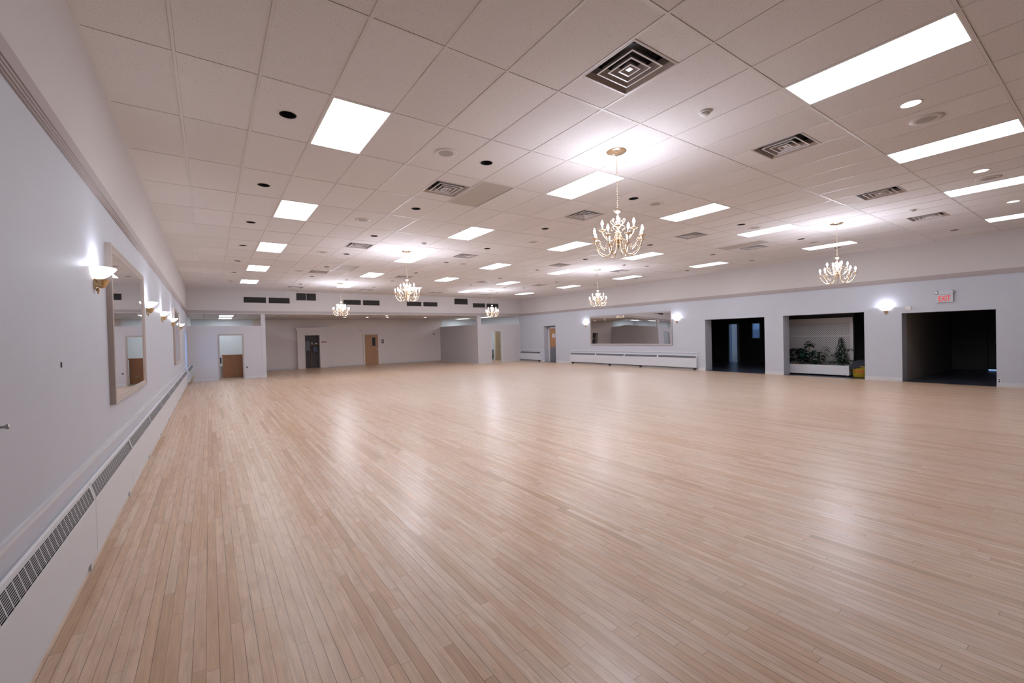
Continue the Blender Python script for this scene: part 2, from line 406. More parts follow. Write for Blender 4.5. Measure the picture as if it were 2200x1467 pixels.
# left wall, with the window at its far end
WL = (20.95, 22.35, .62, 2.14)
wl = MB(); nspread(wl, 'x', XL - .45, XL, YN - .2, YF + .2, 0, 2.99, [WL]); struct(wl, 'wall_left', M['wall'])
struct(MB().box(XL - .45, YN - .2, 2.99, XLU, YB + .2, CZ + .36), 'wall_left_upper', M['wall_warm'])
HR = [(19.48, 20.55, 0, 2.19), (7.79, 10.11, 0, 2.10), (4.84, 7.16, 0, 2.11), (2.09, 3.95, 0, 2.02)]
wr = MB(); nspread(wr, 'x', XR, XR + .47, YN - .2, YF + .2, 0, 2.99, HR); struct(wr, 'wall_right', M['wall'])
struct(MB().box(XRU, YN - .2, 2.99, XR + .47, YB + .2, CZ + .36), 'wall_right_upper', M['wall_warm'])
struct(MB().box(XL - .4, YN - .25, 0, XR + .4, YN, CZ + .36), 'wall_near_unseen', M['near'])
struct(MB().box(XL - .4, YF, 0, XR + .4, YF + .2, 3.3), 'wall_far', M['wall_far'])
VG = [(1.31, 2.24, 3.41, 3.71), (2.31, 3.23, 3.41, 3.71), (3.48, 4.40, 3.57, 3.96), (5.65, 6.57, 3.41, 3.70), (6.64, 7.55, 3.40, 3.70),
      (9.02, 9.93, 3.40, 3.69), (10.0, 10.91, 3.40, 3.69), (11.97, 12.91, 3.56, 3.94), (13.22, 14.13, 3.40, 3.70), (14.2, 15.12, 3.40, 3.70)]
bh = MB(); nspread(bh, 'y', YB, YB + .3, XLU - .02, XRU + .02, LZ, CZ + .36, [(a + .015, b - .015, c + .015, d - .015) for a, b, c, d in VG]); struct(bh, 'wall_bulkhead', M['wall_warm'])
struct(MB().box(XLU, YB + .3, LZ + .06, XRU, YB + .34, CZ + .3), 'wall_bulkhead_back', M['vent_dark'])
# low partitions of the two side rooms at the far end
YP = 22.97
PLH, PRH = 2.385, 2.395
pl = MB(); nspread(pl, 'y', YP, YP + .12, XL, 2.0, 0, PLH, [(XL - .01, -.575, 0, .72), (.36, 1.25, 0, 1.975)])
pl.box(2.0, YP - .01, 0, 2.17, YP + .16, LZ); pl.box(2.05, YP + .16, 0, 2.17, YF, PLH)
struct(pl, 'wall_partition_left', M['partition'])
pr_ = MB(); nspread(pr_, 'y', YP, YP + .12, 13.87, XR, 0, PRH, [(14.61, 15.38, 0, 1.965)])
pr_.box(13.6, YP - .02, 0, 13.87, YP + .16, LZ); pr_.box(13.6, YP + .16, 0, 13.72, YF, PRH)
struct(pr_, 'wall_partition_right', M['partition'])
# pale paint inside the side rooms
struct(MB().box(XL, YF - .02, 0, 2.05, YF - .001, LZ).box(XL, YP + .9, 2.39, XL + .012, YF - .03, LZ), 'wall_side_room_left', M['roomwall'])
struct(MB().box(13.72, YF - .02, 0, XR, YF - .001, LZ).box(XR - .015, YP + .14, 0, XR - .001, YF - .03, LZ), 'wall_side_room_right', M['roomwall'])

# trim band under the upper walls
def band(mb, fn, a, b):
    for (d0, z0, d1, z1) in ((0, 2.935, .002, 3.06), (.002, 2.915, .018, 2.935), (.008, 2.900, .03, 2.917)):
        pass
t1 = MB(); zt, zm, zb = 3.062, 2.972, 2.925
t1.box(XL - .01, YN, zm, XLU + .004, YB, zt); t1.box(XL - .01, YN, zm - .018, XLU - .004, YB, zm); t1.box(XL - .01, YN, zb + .012, XLU - .010, YB, zm - .018); t1.box(XL - .01, YN, zb, XLU - .018, YB, zb + .012)
struct(t1, 'trim_1', M['trim'])
t2 = MB(); t2.box(XRU - .012, YN, 2.965, XR + .01, YB, 3.05); t2.box(XRU - .004, YN, 2.925, XR + .01, YB, 2.965)
struct(t2, 'trim_2', M['trim'])
struct(MB().box(XLU, YB - .012, 2.945, XRU, YB + .02, 3.065), 'trim_3', M['trim'])
# chair rails
def rail(mb, x, s, y0, y1, z):
    mb.box(x, y0, z - .028, x + s * .012, y1, z + .028); mb.box(x, y0, z - .012, x + s * .022, y1, z + .010)
t4 = MB(); rail(t4, XL, 1, YN, 20.9, .765); struct(t4, 'trim_4', M['heater'])
t5 = MB(); rail(t5, XR, -1, 10.4, 18.2, .735); rail(t5, XR, -1, 20.65, 22.95, .735); struct(t5, 'trim_5', M['heater'])
# baseboards
bb = MB()
for a, b in ((YN, 2.09), (3.95, 4.84), (7.16, 7.79), (10.11, 19.48), (20.55, YP)):
    bb.box(XR - .014, a, 0, XR + .002, b, .10); bb.box(XR - .009, a, .10, XR + .002, b, .115)
struct(bb, 'baseboard_right', M['base'])
bb = MB(); bb.box(XL - .002, YN, 0, XL + .012, 21, .10); struct(bb, 'baseboard_left', M['base'])
bb = MB()
for a, b, y in ((-.575, .30, YP), (1.31, 2.17, YP - .01), (13.6, 14.55, YP - .02), (15.44, XR, YP)):
    bb.box(a, y - .012, 0, b, y + .004, .085)
for a, b in ((2.17, 4.2), (6.0, 8.13), (9.27, 13.6)): bb.box(a, YF - .012, 0, b, YF + .002, .085)
bb.box(13.588, YP + .16, 0, 13.602, YF, .085)
struct(bb, 'baseboard_far', M['base'])
# door casings of the partitions
def casing(mb, a, b, z, y, w=.055, d=.014):
    mb.box(a - w, y - d, 0, a, y + .13, z + w); mb.box(b, y - d, 0, b + w, y + .13, z + w); mb.box(a, y - d, z, b, y + .13, z + w)
t6 = MB(); casing(t6, .375, 1.235, 1.96, YP - .001); struct(t6, 'trim_6', M['frame'])
t7 = MB(); casing(t7, 14.625, 15.365, 1.95, YP - .001); struct(t7, 'trim_7', M['base'])

# window in the left wall
wn = MB(); y0, y1, z0, z1 = WL; xo = XL - .36
wn.rframe(lambda u, v, d: (xo + d, u, v), y0, z0, y1, z1, [(0, -.03), (0, .03), (.05, .03), (.05, -.03)])
wn.box(xo - .02, (y0 + y1) / 2 - .02, z0, xo + .02, (y0 + y1) / 2 + .02, z1)
w1 = wn.build('window_1', M['winframe'], kind='structure')
MB().box(xo - .004, y0 + .04, z0 + .04, xo + .004, y1 - .04, z1 - .04).build('window_pane', M['glass'], w1)

# ------------------------------------------------------------------ ceiling fittings
def near_to_far(i, n):
    return 'nearest' if i == 0 else ('farthest' if i == n - 1 else ORD[i] + ' from near end')
# troffers
def make_troffer(label, gm_):
    t = thing('ceiling_light', label, 'ceiling light', group='lit ceiling panels over the hall')
    f = MB(); hx, hy = U / 2, U
    f.rframe(lambda u, v, d: (u, v, d), -hx + .0115, -hy + .0115, hx - .0115, hy - .0115, [(0, .04), (0, -.004), (.012, -.004), (.014, .012), (.014, .04)])
    fixn(f.build('frame', M['white'], t))
    d = MB(); d.face([(-hx + .025, -hy + .025, .008), (-hx + .025, hy - .025, .008), (hx - .025, hy - .025, .008), (hx - .025, -hy + .025, .008)])
    d.build('diffuser', gm_, t)
    h = MB(); h.box(-hx + .012, -hy + .012, .04, hx - .012, hy - .012, .11); h.build('housing', M['vent_dark'], t)
    return t
colname = {2.5: 'column nearest the left wall', 8.5: 'second column from left', 13.5: 'middle column', 18.5: 'fourth column from left', 24.5: 'column nearest the right wall'}
proto = None
for (gx, gy) in TROF:
    x, y = cell(gx, gy)
    rows = [r for r in (-5, 1, 7, 13, 19, 25) if (gx, r) in TROF]; i = rows.index(gy)
    w = ('nearest' if i == 0 else 'farthest' if i == len(rows) - 1 else ORD[i]) + (' panel' if i in (0, len(rows) - 1) else ' panel from near end')
    lab = 'bright white ceiling light, %s of the %s' % (w, colname[gx])
    if proto is None: proto = make_troffer(lab, M['tube_on']); proto.location = (x, y, CZ)
    elif gy == -5:
        t = make_troffer(lab, M['tube_dim']); t.location = (x, y, CZ)
    else: dup(proto, (x, y, CZ), lab)
# cool troffers of the side rooms, under the low ceiling
proto = None
for (x, y, lab) in ((.70, 24.5, 'cool white ceiling light in left side room, nearer of two'), (.72, 26.9, 'cool white ceiling light in left side room, farther of two'),
                    (15.15, 24.6, 'cool white ceiling light in right side room, nearer of two'), (14.75, 26.9, 'cool white ceiling light in right side room, farther of two')):
    if proto is None:
        proto = make_troffer(lab, M['tube_cool']); proto.location = (x, y, LZ - .010); proto['group'] = 'cool ceiling lights of the side rooms'
    else: dup(proto, (x, y, LZ - .010), lab)
# square cone vents
def make_vent(label):
    t = thing('ceiling_vent', label, 'vent', group='square ceiling air vents')
    f = MB(); f.rframe(lambda u, v, d: (u, v, d), -.3, -.3, .3, .3, [(0, 0), (.002, -.005), (.022, -.006), (.026, 0)])
    fixn(f.build('frame', M['vent_frame'], t))
    n = MB(); n.rframe(lambda u, v, d: (u, v, d), -.3, -.3, .3, .3, [(.026, 0), (.05, .03), (.075, .085)]); n.build('cone', M['steel'], t)
    n = MB(); n.lathe([(.24, .08), (.225, .22), (.001, .22)], 24); n.build('neck', M['vent_dark'], t)
    for s, zz in ((.205, -.004), (.135, -.006), (.070, -.008)):
        b = MB(); b.rframe(lambda u, v, d: (u, v, d), -s, -s, s, s, [(.006, zz + .004), (0, zz), (.014, zz - .002), (.016, zz + .002)])
        b.rframe(lambda u, v, d: (u, v, d), -s, -s, s, s, [(.008, zz + .002), (.045, zz + .06), (.047, zz + .058), (.014, zz + .002)], 1)
        b.build('blade', [M['vent_edge'], M['vent_frame']], t)
    c = MB(); c.box(-.025, -.025, .0, .025, .025, .006); c.build('centre_plate', M['vent_edge'], t)
    return t
vcol = {5.5: 'line nearest the left wall', 10.5: 'second line from left', 16.5: 'third line from left', 21.5: 'line nearest the right wall'}
proto = None
for (gx, gy) in VENT:
    x, y = cell(gx, gy); i = (-3, 3, 11, 19, 27).index(gy)
    w = ('nearest one' if i == 0 else 'farthest one' if i == 4 else ORD[i] + ' from near end')
    lab = 'square louvred metal ceiling vent, %s in the %s' % (w, vcol[gx])
    if proto is None: proto = make_vent(lab); proto.location = (x, y, CZ)
    else: dup(proto, (x, y, CZ), lab)
# recessed downlights
def make_can(label, lamp, nm='recessed_downlight', grp='unlit black recessed downlights', shallow=False):
    t = thing(nm, label, 'downlight', group=grp)
    r = MB(); r.lathe([(.083, .002), (.084, -.004), (.092, -.005), (.100, .0)], 24); r.build('trim_ring', M['speaker_rim'], t)
    if shallow:
        l = MB(); l.lathe([(.001, -.004), (.05, -.004), (.080, -.003), (.084, -.001)], 24); l.build('lamp', lamp, t); return t
    c = MB(); c.lathe([(.083, 0), (.078, .06), (.072, .13), (.001, .13)], 24); c.build('baffle', M['canin'] if not lamp else M['white'], t)
    if lamp:
        l = MB(); l.lathe([(.001, .012), (.04, .010), (.07, .018), (.078, .035)], 24); l.build('lamp', lamp, t)
    return t
ccol = {1.5: 'row nearest the left wall', 5.5: 'second row from left', 10.5: 'third row from left', 16.5: 'fourth row from left', 21.5: 'fifth row from left', 25.5: 'row nearest the right wall'}
proto = None
for (gx, gy) in CANS:
    x, y = cell(gx, gy)
    rows = sorted(r for g, r in CANS if g == gx); i = rows.index(gy)
    w = 'nearest' if i == 0 else 'farthest' if i == len(rows) - 1 else ORD[i]
    lab = 'black round recessed downlight, unlit, %s%s in the %s' % (w, '' if i in (0, len(rows) - 1) else ' from camera', ccol[gx])
    if proto is None: proto = make_can(lab, None); proto.location = (x, y, CZ)
    else: dup(proto, (x, y, CZ), lab)
proto = None
for (gx, gy), lab in zip(CANS_ON, ('lit round downlight beside the nearest long light panel at upper right', 'lit round downlight in the middle of the three at right', 'lit round downlight farthest right, nearest the right wall')):
    x, y = cell(gx, gy)
    if proto is None: proto = make_can(lab, M['can_on'], grp='lit round downlights at the right'); proto.location = (x, y, CZ)
    else: dup(proto, (x, y, CZ), lab)
proto = None
for (x, y), lab in zip(((6.36, 25.4), (7.65, 25.5), (8.89, 25.6), (8.19, 23.7), (11.25, 25.4)),
        ('small dim downlight in low far ceiling, leftmost of five', 'small downlight in low far ceiling, left of the far wood door line', 'small bright downlight in low far ceiling, middle of the back row',
         'small downlight in low far ceiling, nearest to the bulkhead', 'small warm downlight in low far ceiling, rightmost of five')):
    if proto is None: proto = make_can(lab, M['can_dim'], grp='small downlights in the low far ceiling', shallow=True); proto.location = (x, y, LZ - .001)
    if proto['label'] != lab: dup(proto, (x, y, LZ - .001), lab)
# speakers
proto = None
SPK = [(4.5, 1), (4.5, 7), (4.5, 13), (4.5, 19), (11.5, -5), (11.5, 1), (11.5, 7), (11.5, 13), (17.5, -5), (17.5, 1), (22.8, 1)]
slab = ['round ceiling speaker beside the nearest left light panel', 'round ceiling speaker by the second left light panel', 'round ceiling speaker by the third left light panel', 'round ceiling speaker by the fourth left light panel',
        'round ceiling speaker below the lit downlight at upper right', 'round ceiling speaker right of the largest chandelier chain', 'round ceiling speaker behind the nearest chandelier, second in its row', 'round ceiling speaker far away, third in the central row',
        'round ceiling speaker beside the middle lit downlight at right', 'round ceiling speaker left of the right-hand chandelier light panel', 'round ceiling speaker nearest the right wall']
for (gx, gy), lab in zip(SPK, slab):
    x, y = cell(gx, gy)
    if proto is None:
        proto = thing('ceiling_speaker', lab, 'speaker', (x, y, CZ), group='round ceiling speakers')
        r = MB(); r.lathe([(.152, 0), (.150, -.005), (.10, -.009), (.092, -.007)], 28); r.build('rim', M['speaker_rim'], proto)
        r = MB(); r.lathe([(.092, -.007), (.05, -.010), (.001, -.011)], 28); r.build('mesh_grille', M['speaker'], proto)
    else: dup(proto, (x, y, CZ), lab)
# smoke detectors
proto = None
for (x, y), lab in zip(((4.48, 2.64), (4.48, 10.07), (4.5, 17.55), (11.87, 2.6), (11.9, 10.07), (11.93, 17.5)),
        ('round white smoke detector nearest the camera, above the near chandelier', 'round smoke detector above the left middle chandelier', 'small round smoke detector above the far left chandelier',
         'round smoke detector above the right-hand chandelier', 'round smoke detector above the middle right chandelier', 'small round smoke detector above the far right chandelier')):
    if proto is None:
        proto = thing('smoke_detector', lab, 'smoke detector', (x, y, CZ), group='smoke detectors')
        b = MB(); b.lathe([(.065, 0), (.065, -.012), (.06, -.016), (.03, -.018)], 24); b.build('base', M['white'], proto)
        b = MB(); b.lathe([(.046, -.018), (.044, -.030), (.034, -.042), (.001, -.045)], 24); b.build('sensor_dome', M['white'], proto)
        b = MB(); b.lathe([(.047, -.019), (.047, -.024)], 24); b.build('slot_band', M['speaker'], proto)
    else: dup(proto, (x, y, CZ), lab)
# access panels
proto = None
for (gx, gy), lab in zip(PANEL, ('tan access panel slightly ajar beside the left ceiling vent', 'tan access panel far down the left ceiling', 'tan access panel in the ceiling left of the right-hand chandelier')):
    x, y = cell(gx, gy)
    if proto is None:
        proto = thing('access_panel', lab, 'access panel', (x, y, CZ), group='tan ceiling access panels')
        b = MB(); b.box(-.3, -.605, .0, .3, .605, .010); b.build('board', M['tan'], proto)
        b = MB(); b.box(-.300, -.60, -.010, -.288, .60, .0); b.box(.284, -.60, -.014, .296, .60, .0); b.build('edge_strip', M['white'], proto)
    else: dup(proto, (x, y, CZ), lab)
# air grilles in the bulkhead
def make_grille(w, h, lab, mull=False):
    t = thing('air_grille', lab, 'air grille', group='dark air grilles in the bulkhead')
    f = MB(); f.rframe(lambda u, v, d: (u, -d, v), -w / 2, 0, w / 2, h, [(0, 0), (0, .012), (.022, .014), (.024, -.03)])
    if mull: f.box(-.012, -.012, .01, .012, .0, h - .01)
    fixn(f.build('frame', M['grille_frame'], t))
    b = MB(); n = int(w / .022)
    for k in range(n):
        x = -w / 2 + .022 + (w - .044) * (k + .5) / n
        b.box(x - .0022, -.004, .02, x + .0022, .022, h - .02)
    b.build('blades', M['grille_blade'], t)
    d = MB(); d.box(-w / 2 + .018, .03, .018, w / 2 - .018, .036, h - .018); d.build('damper', M['vent_dark'], t)
    return t
glab = ['long dark wall grille, first from left', 'long dark wall grille, second from left', 'tall dark wall grille with centre bar, left of the two tall ones', 'long dark wall grille right of the left chandelier',
        'long dark wall grille, right one of the second pair', 'long dark wall grille below the middle chandelier, left one', 'long dark wall grille below the middle chandelier, right one', 'tall dark wall grille, right of the two tall ones',
        'long dark wall grille left of the far right chandelier', 'long dark wall grille behind the far right chandelier, last at right']
protoS = None
for k, ((a, b, c, d), lab) in enumerate(zip(VG, glab)):
    g = make_grille(b - a, d - c, lab, k == 2); g.location = ((a + b) / 2, YB, c)

# ------------------------------------------------------------------ chandeliers
def cr(path, k=6):
    out = []; P = [Vector(p) for p in path]; P = [P[0] * 2 - P[1]] + P + [P[-1] * 2 - P[-2]]
    for i in range(1, len(P) - 2):
        for j in range(k):
            t = j / k; a, b, c, d = P[i - 1:i + 3]
            out.append(.5 * ((2 * b) + (c - a) * t + (2 * a - 5 * b + 4 * c - d) * t * t + (3 * b - a - 3 * c + d) * t ** 3))
    out.append(P[-2]); return out
def make_chandelier(lab):
    t = thing('chandelier', lab, 'chandelier', group='two-tier brass chandeliers')
    b = MB(); b.lathe([(.001, -.032), (.018, -.034), (.03, -.026), (.06, -.022), (.10, -.020), (.122, -.010), (.130, 0)], 28); b.build('canopy', M['brass'], t)
    b = MB(); z = -.035; k = 0
    while z > -.745:
        c = Vector((0, 0, z - .016)); a = k % 2 * PI / 2
        ring = []
        for i in range(12):
            q = 2 * PI * i / 12; r = Vector((math.cos(q) * .0085, 0, math.sin(q) * .018))
            r.rotate(Matrix.Rotation(a + .35, 3, 'Z')); ring.append(c + r)
        rows = []
        for i in range(12):
            tt = (ring[(i + 1) % 12] - ring[i - 1]).normalized(); n1 = (ring[i] - c).normalized(); n2 = tt.cross(n1)
            rows.append([ring[i] + (n1 * math.cos(2 * PI * j / 5) + n2 * math.sin(2 * PI * j / 5)) * .0024 for j in range(5)])
        b.grid(rows, closed_u=True, closed_v=True); z -= .0285; k += 1
    b.build('chain', M['brass'], t)
    b = MB(); b.lathe([(.001, -.748), (.006, -.752), (.006, -.764), (.052, -.768), (.054, -.775), (.030, -.790), (.012, -.805), (.010, -.83), (.020, -.845), (.022, -.86), (.010, -.878),
        (.012, -.90), (.030, -.925), (.034, -.95), (.026, -.98), (.014, -1.00), (.016, -1.03), (.034, -1.05), (.038, -1.08), (.026, -1.10), (.040, -1.12), (.044, -1.15), (.034, -1.175),
        (.014, -1.19), (.018, -1.205), (.020, -1.22), (.008, -1.238), (.010, -1.252), (.001, -1.268)], 20); b.build('column', M['brass'], t)
    lower = cr([(.034, 0, -1.12), (.062, 0, -1.20), (.090, 0, -1.30), (.150, 0, -1.352), (.225, 0, -1.335), (.285, 0, -1.270), (.318, 0, -1.195), (.320, 0, -1.150)])
    upper = cr([(.030, 0, -1.06), (.052, 0, -1.13), (.100, 0, -1.162), (.155, 0, -1.125), (.190, 0, -1.070), (.200, 0, -1.022)])
    sc1 = cr([(.300, 0, -1.165), (.262, 0, -1.160), (.240, 0, -1.200), (.262, 0, -1.235), (.272, 0, -1.205), (.256, 0, -1.195), (.225, 0, -1.235), (.180, 0, -1.270), (.165, 0, -1.240), (.180, 0, -1.225)], 4)
    sc2 = cr([(.178, 0, -1.05), (.150, 0, -1.045), (.142, 0, -1.075), (.158, 0, -1.085), (.130, 0, -1.12), (.105, 0, -1.10)], 4)
    def arm_mb(path, sc):
        m = MB(); m.tube(path, .0068, 7); m.tube(sc, .0034, 5); return m
    def mesh(m, mats, nm):
        o = m.build(nm, mats); me = o.data; bpy.data.objects.remove(o); return me
    parts = {}
    for kind, path, sc, R, ZD in (('low', lower, sc1, .320, -1.140), ('up', upper, sc2, .200, -1.012)):
        me_arm = mesh(arm_mb(path, sc), M['brass'], 'arm')
        m = MB(); m.lathe([(.006, ZD - .03), (.012, ZD - .018), (.010, ZD - .010), (.036, ZD - .002), (.048, ZD + .006), (.047, ZD + .008), (.034, ZD + .002), (.012, ZD + .001)], 20, c=(R, 0, 0)); me_b = mesh(m, M['brass'], 'drip_dish')
        m = MB(); m.lathe([(.0105, ZD), (.0105, ZD + .058), (.001, ZD + .058)], 12, c=(R, 0, 0)); me_c = mesh(m, M['candle'], 'candle_sleeve')
        m = MB(); m.lathe([(.007, ZD + .058), (.012, ZD + .068), (.0175, ZD + .088), (.0165, ZD + .104), (.010, ZD + .124), (.003, ZD + .138), (.0005, ZD + .142)], 12, c=(R, 0, 0)); me_l = mesh(m, M['bulb'], 'bulb')
        parts[kind] = (me_arm, me_b, me_c, me_l)
    for kind, n, a0 in (('low', 8, PI / 8), ('up', 4, 0)):
        for k in range(n):
            a = a0 + 2 * PI * k / n; ma, mb_, mc, ml = parts[kind]
            arm = bpy.data.objects.new('arm', ma); COL.objects.link(arm); arm.parent = t; arm.rotation_euler = (0, 0, a)
            for nm, me in (('drip_dish', mb_), ('candle_sleeve', mc), ('bulb', ml)):
                o = bpy.data.objects.new(nm, me); COL.objects.link(o); o.parent = arm
                if nm == 'bulb': o['label'] = 'glowing candle-shaped bulb'
                if nm == 'candle_sleeve': o['label'] = 'white candle sleeve'
    scp = cr([(.014, 0, -.985), (.045, 0, -.965), (.075, 0, -.935), (.095, 0, -.905), (.088, 0, -.882), (.070, 0, -.888), (.074, 0, -.900)], 4)
    scp2 = cr([(.045, 0, -.965), (.075, 0, -.975), (.092, 0, -1.0), (.080, 0, -1.02), (.066, 0, -1.01)], 4)
    m = MB(); m.tube(scp, .0042, 5); m.tube(scp2, .0036, 5); ms = mesh(m, M['brass'], 'scroll')
    for k in range(6):
        o = bpy.data.objects.new('scroll', ms); COL.objects.link(o); o.parent = t; o.rotation_euler = (0, 0, 2 * PI * k / 6 + .3)
    return t
CH = [((4.44, 3.84), 'largest, nearest brass chandelier hanging above the middle of the floor'), ((4.48, 11.25), 'brass chandelier in left line, second from camera, over the left half'),
      ((4.57, 18.8), 'small brass chandelier farthest away in the left line'), ((11.80, 3.86), 'brass chandelier at right, before the wall with dark openings'),
      ((11.86, 11.27), 'brass chandelier left of the right wall mirror'), ((11.97, 18.7), 'small brass chandelier farthest away in the right line')]
LA = math.radians(90 - 49)
proto = None
for i, ((x, y), lab) in enumerate(CH):
    if proto is None: proto = make_chandelier(lab); proto.location = (x, y, CZ); proto.rotation_euler = (0, 0, LA); o = proto
    else: o = dup(proto, (x, y, CZ), lab, rz=LA)
    ld = bpy.data.lights.new('chandelier_lamp', 'POINT'); ld.energy = 72; ld.shadow_soft_size = .24; ld.color = (.80, .84, 1)
    lo = bpy.data.objects.new('chandelier_lamp', ld); COL.objects.link(lo); lo.parent = o; lo.location = (0, 0, -.86)

# ------------------------------------------------------------------ wall sconces (local x = out of the wall)
def make_sconce(lab):
    t = thing('wall_sconce', lab, 'wall lamp', group='alabaster bowl wall sconces')
    rows = []
    for i in range(9):
        q = .12 + .88 * i / 8; row = []
        for k in range(17):
            th = -PI / 2 + PI * k / 16
            row.append((.010 + .135 * q * math.cos(th), .165 * q * math.sin(th), -.092 * (1 - q ** 2.3)))
        rows.append(row)
    b = MB(); b.grid(rows); b.box(0.001, -.155, -.012, .012, .155, 0); b.box(0.001, -.12, -.045, .012, .12, -.012)
    o = b.build('bowl', M['bowl'], t); o['label'] = 'glowing white glass bowl'
    b = MB(); T = None
    b.box(0, -.035, -.175, .014, .035, -.07)
    b.lathe([(.055, -.095), (.050, -.108), (.046, -.112), (.040, -.128), (.030, -.150), (.014, -.165)], 16, c=(.045, 0, 0))
    b.box(.01, -.032, -.15, .05, .032, -.095)
    b.build('bracket', M['brass_old'], t)
    b = MB(); b.lathe([(.004, -.163), (.006, -.172), (.014, -.180), (.016, -.188), (.006, -.196), (.005, -.203), (.009, -.208), (.001, -.216)], 12, c=(.022, 0, 0)); b.build('finial', M['brass_old'], t)
    return t
SC = [((XL, 4.92, 2.28), 0, 'wall sconce on left wall, nearest the camera'), ((XL, 8.55, 2.28), 0, 'wall sconce on left wall just beyond the big mirror'), ((XL, 11.0, 2.28), 0, 'wall sconce on left wall, third from camera'),
      ((XL, 13.8, 2.28), 0, 'wall sconce on left wall just before the second mirror'), ((XL, 17.5, 2.28), 0, 'wall sconce on left wall, farthest away'),
      ((XR, 4.31, 2.21), PI, 'wall sconce on right wall beside the exit opening'), ((XR, 11.40, 2.21), PI, 'wall sconce right of the wide wall mirror'), ((XR, 16.95, 2.21), PI, 'wall sconce left of the wide wall mirror')]
proto = None
for loc, rz, lab in SC:
    if proto is None: proto = make_sconce(lab); proto.location = loc; o = proto
    else: o = dup(proto, loc, lab, rz=rz)
    ld = bpy.data.lights.new('sconce_lamp', 'POINT'); ld.energy = 4.6; ld.shadow_soft_size = .03; ld.color = (.82, .86, 1)
    lo = bpy.data.objects.new('sconce_lamp', ld); COL.objects.link(lo); lo.parent = o; lo.location = (.075, 0, .015)

# ------------------------------------------------------------------ wall mirrors
PROF = [(0, 0), (0, .070), (.008, .078), (.018, .080), (.024, .074), (.034, .074), (.040, .066), (.052, .066), (.058, .060), (.066, .058), (.070, .050), (.070, .040)]
def make_mirror(w, h, lab, wavy=False):
    t = thing('wall_mirror', lab, 'mirror')
    ds = .6
    f = MB(); f.rframe(lambda u, v, d: (d * ds, u, v), -w / 2, 0, w / 2, h, PROF); fixn(f.build('frame', M['frame_grey'] if wavy else M['frame'], t))
    g = MB()
    if not wavy: g.face([(.030, -w / 2 + .065, .065), (.030, w / 2 - .065, .065), (.030, w / 2 - .065, h - .065), (.030, -w / 2 + .065, h - .065)])
    else:
        rows = []; n = 48
        for j in range(9):
            row = []
            for i in range(n + 1):
                u = i / n; q = (u * 2) % 1 if u < 1 else 1
                if u in (.5,): q = 0
                dd = .0055 * (1 - (2 * q - 1) ** 2) - .0115 * abs(2 * u - 1) ** .9 * (h - .13) * (j / 8 - .5)
                row.append((.026 + dd, -w / 2 + .065 + u * (w - .13), .065 + (h - .13) * j / 8))
            rows.append(row)
        g.grid(rows)
    g.build('mirror_glass', M['mirror'], t)
    return t
m = make_mirror(2.42, 1.51, 'large framed wall mirror on left wall beside the nearest sconce'); m.location = (XL, 6.62, 1.08)
m = make_mirror(2.2, 1.51, 'framed wall mirror far down the left wall, beyond the first'); m.location = (XL, 15.4, 1.08)
m = make_mirror(5.0, 1.53, 'wide framed wall mirror on right wall above the long heater', True); m.location = (XR, 14.14, 1.045); m.rotation_euler = (0, 0, PI)

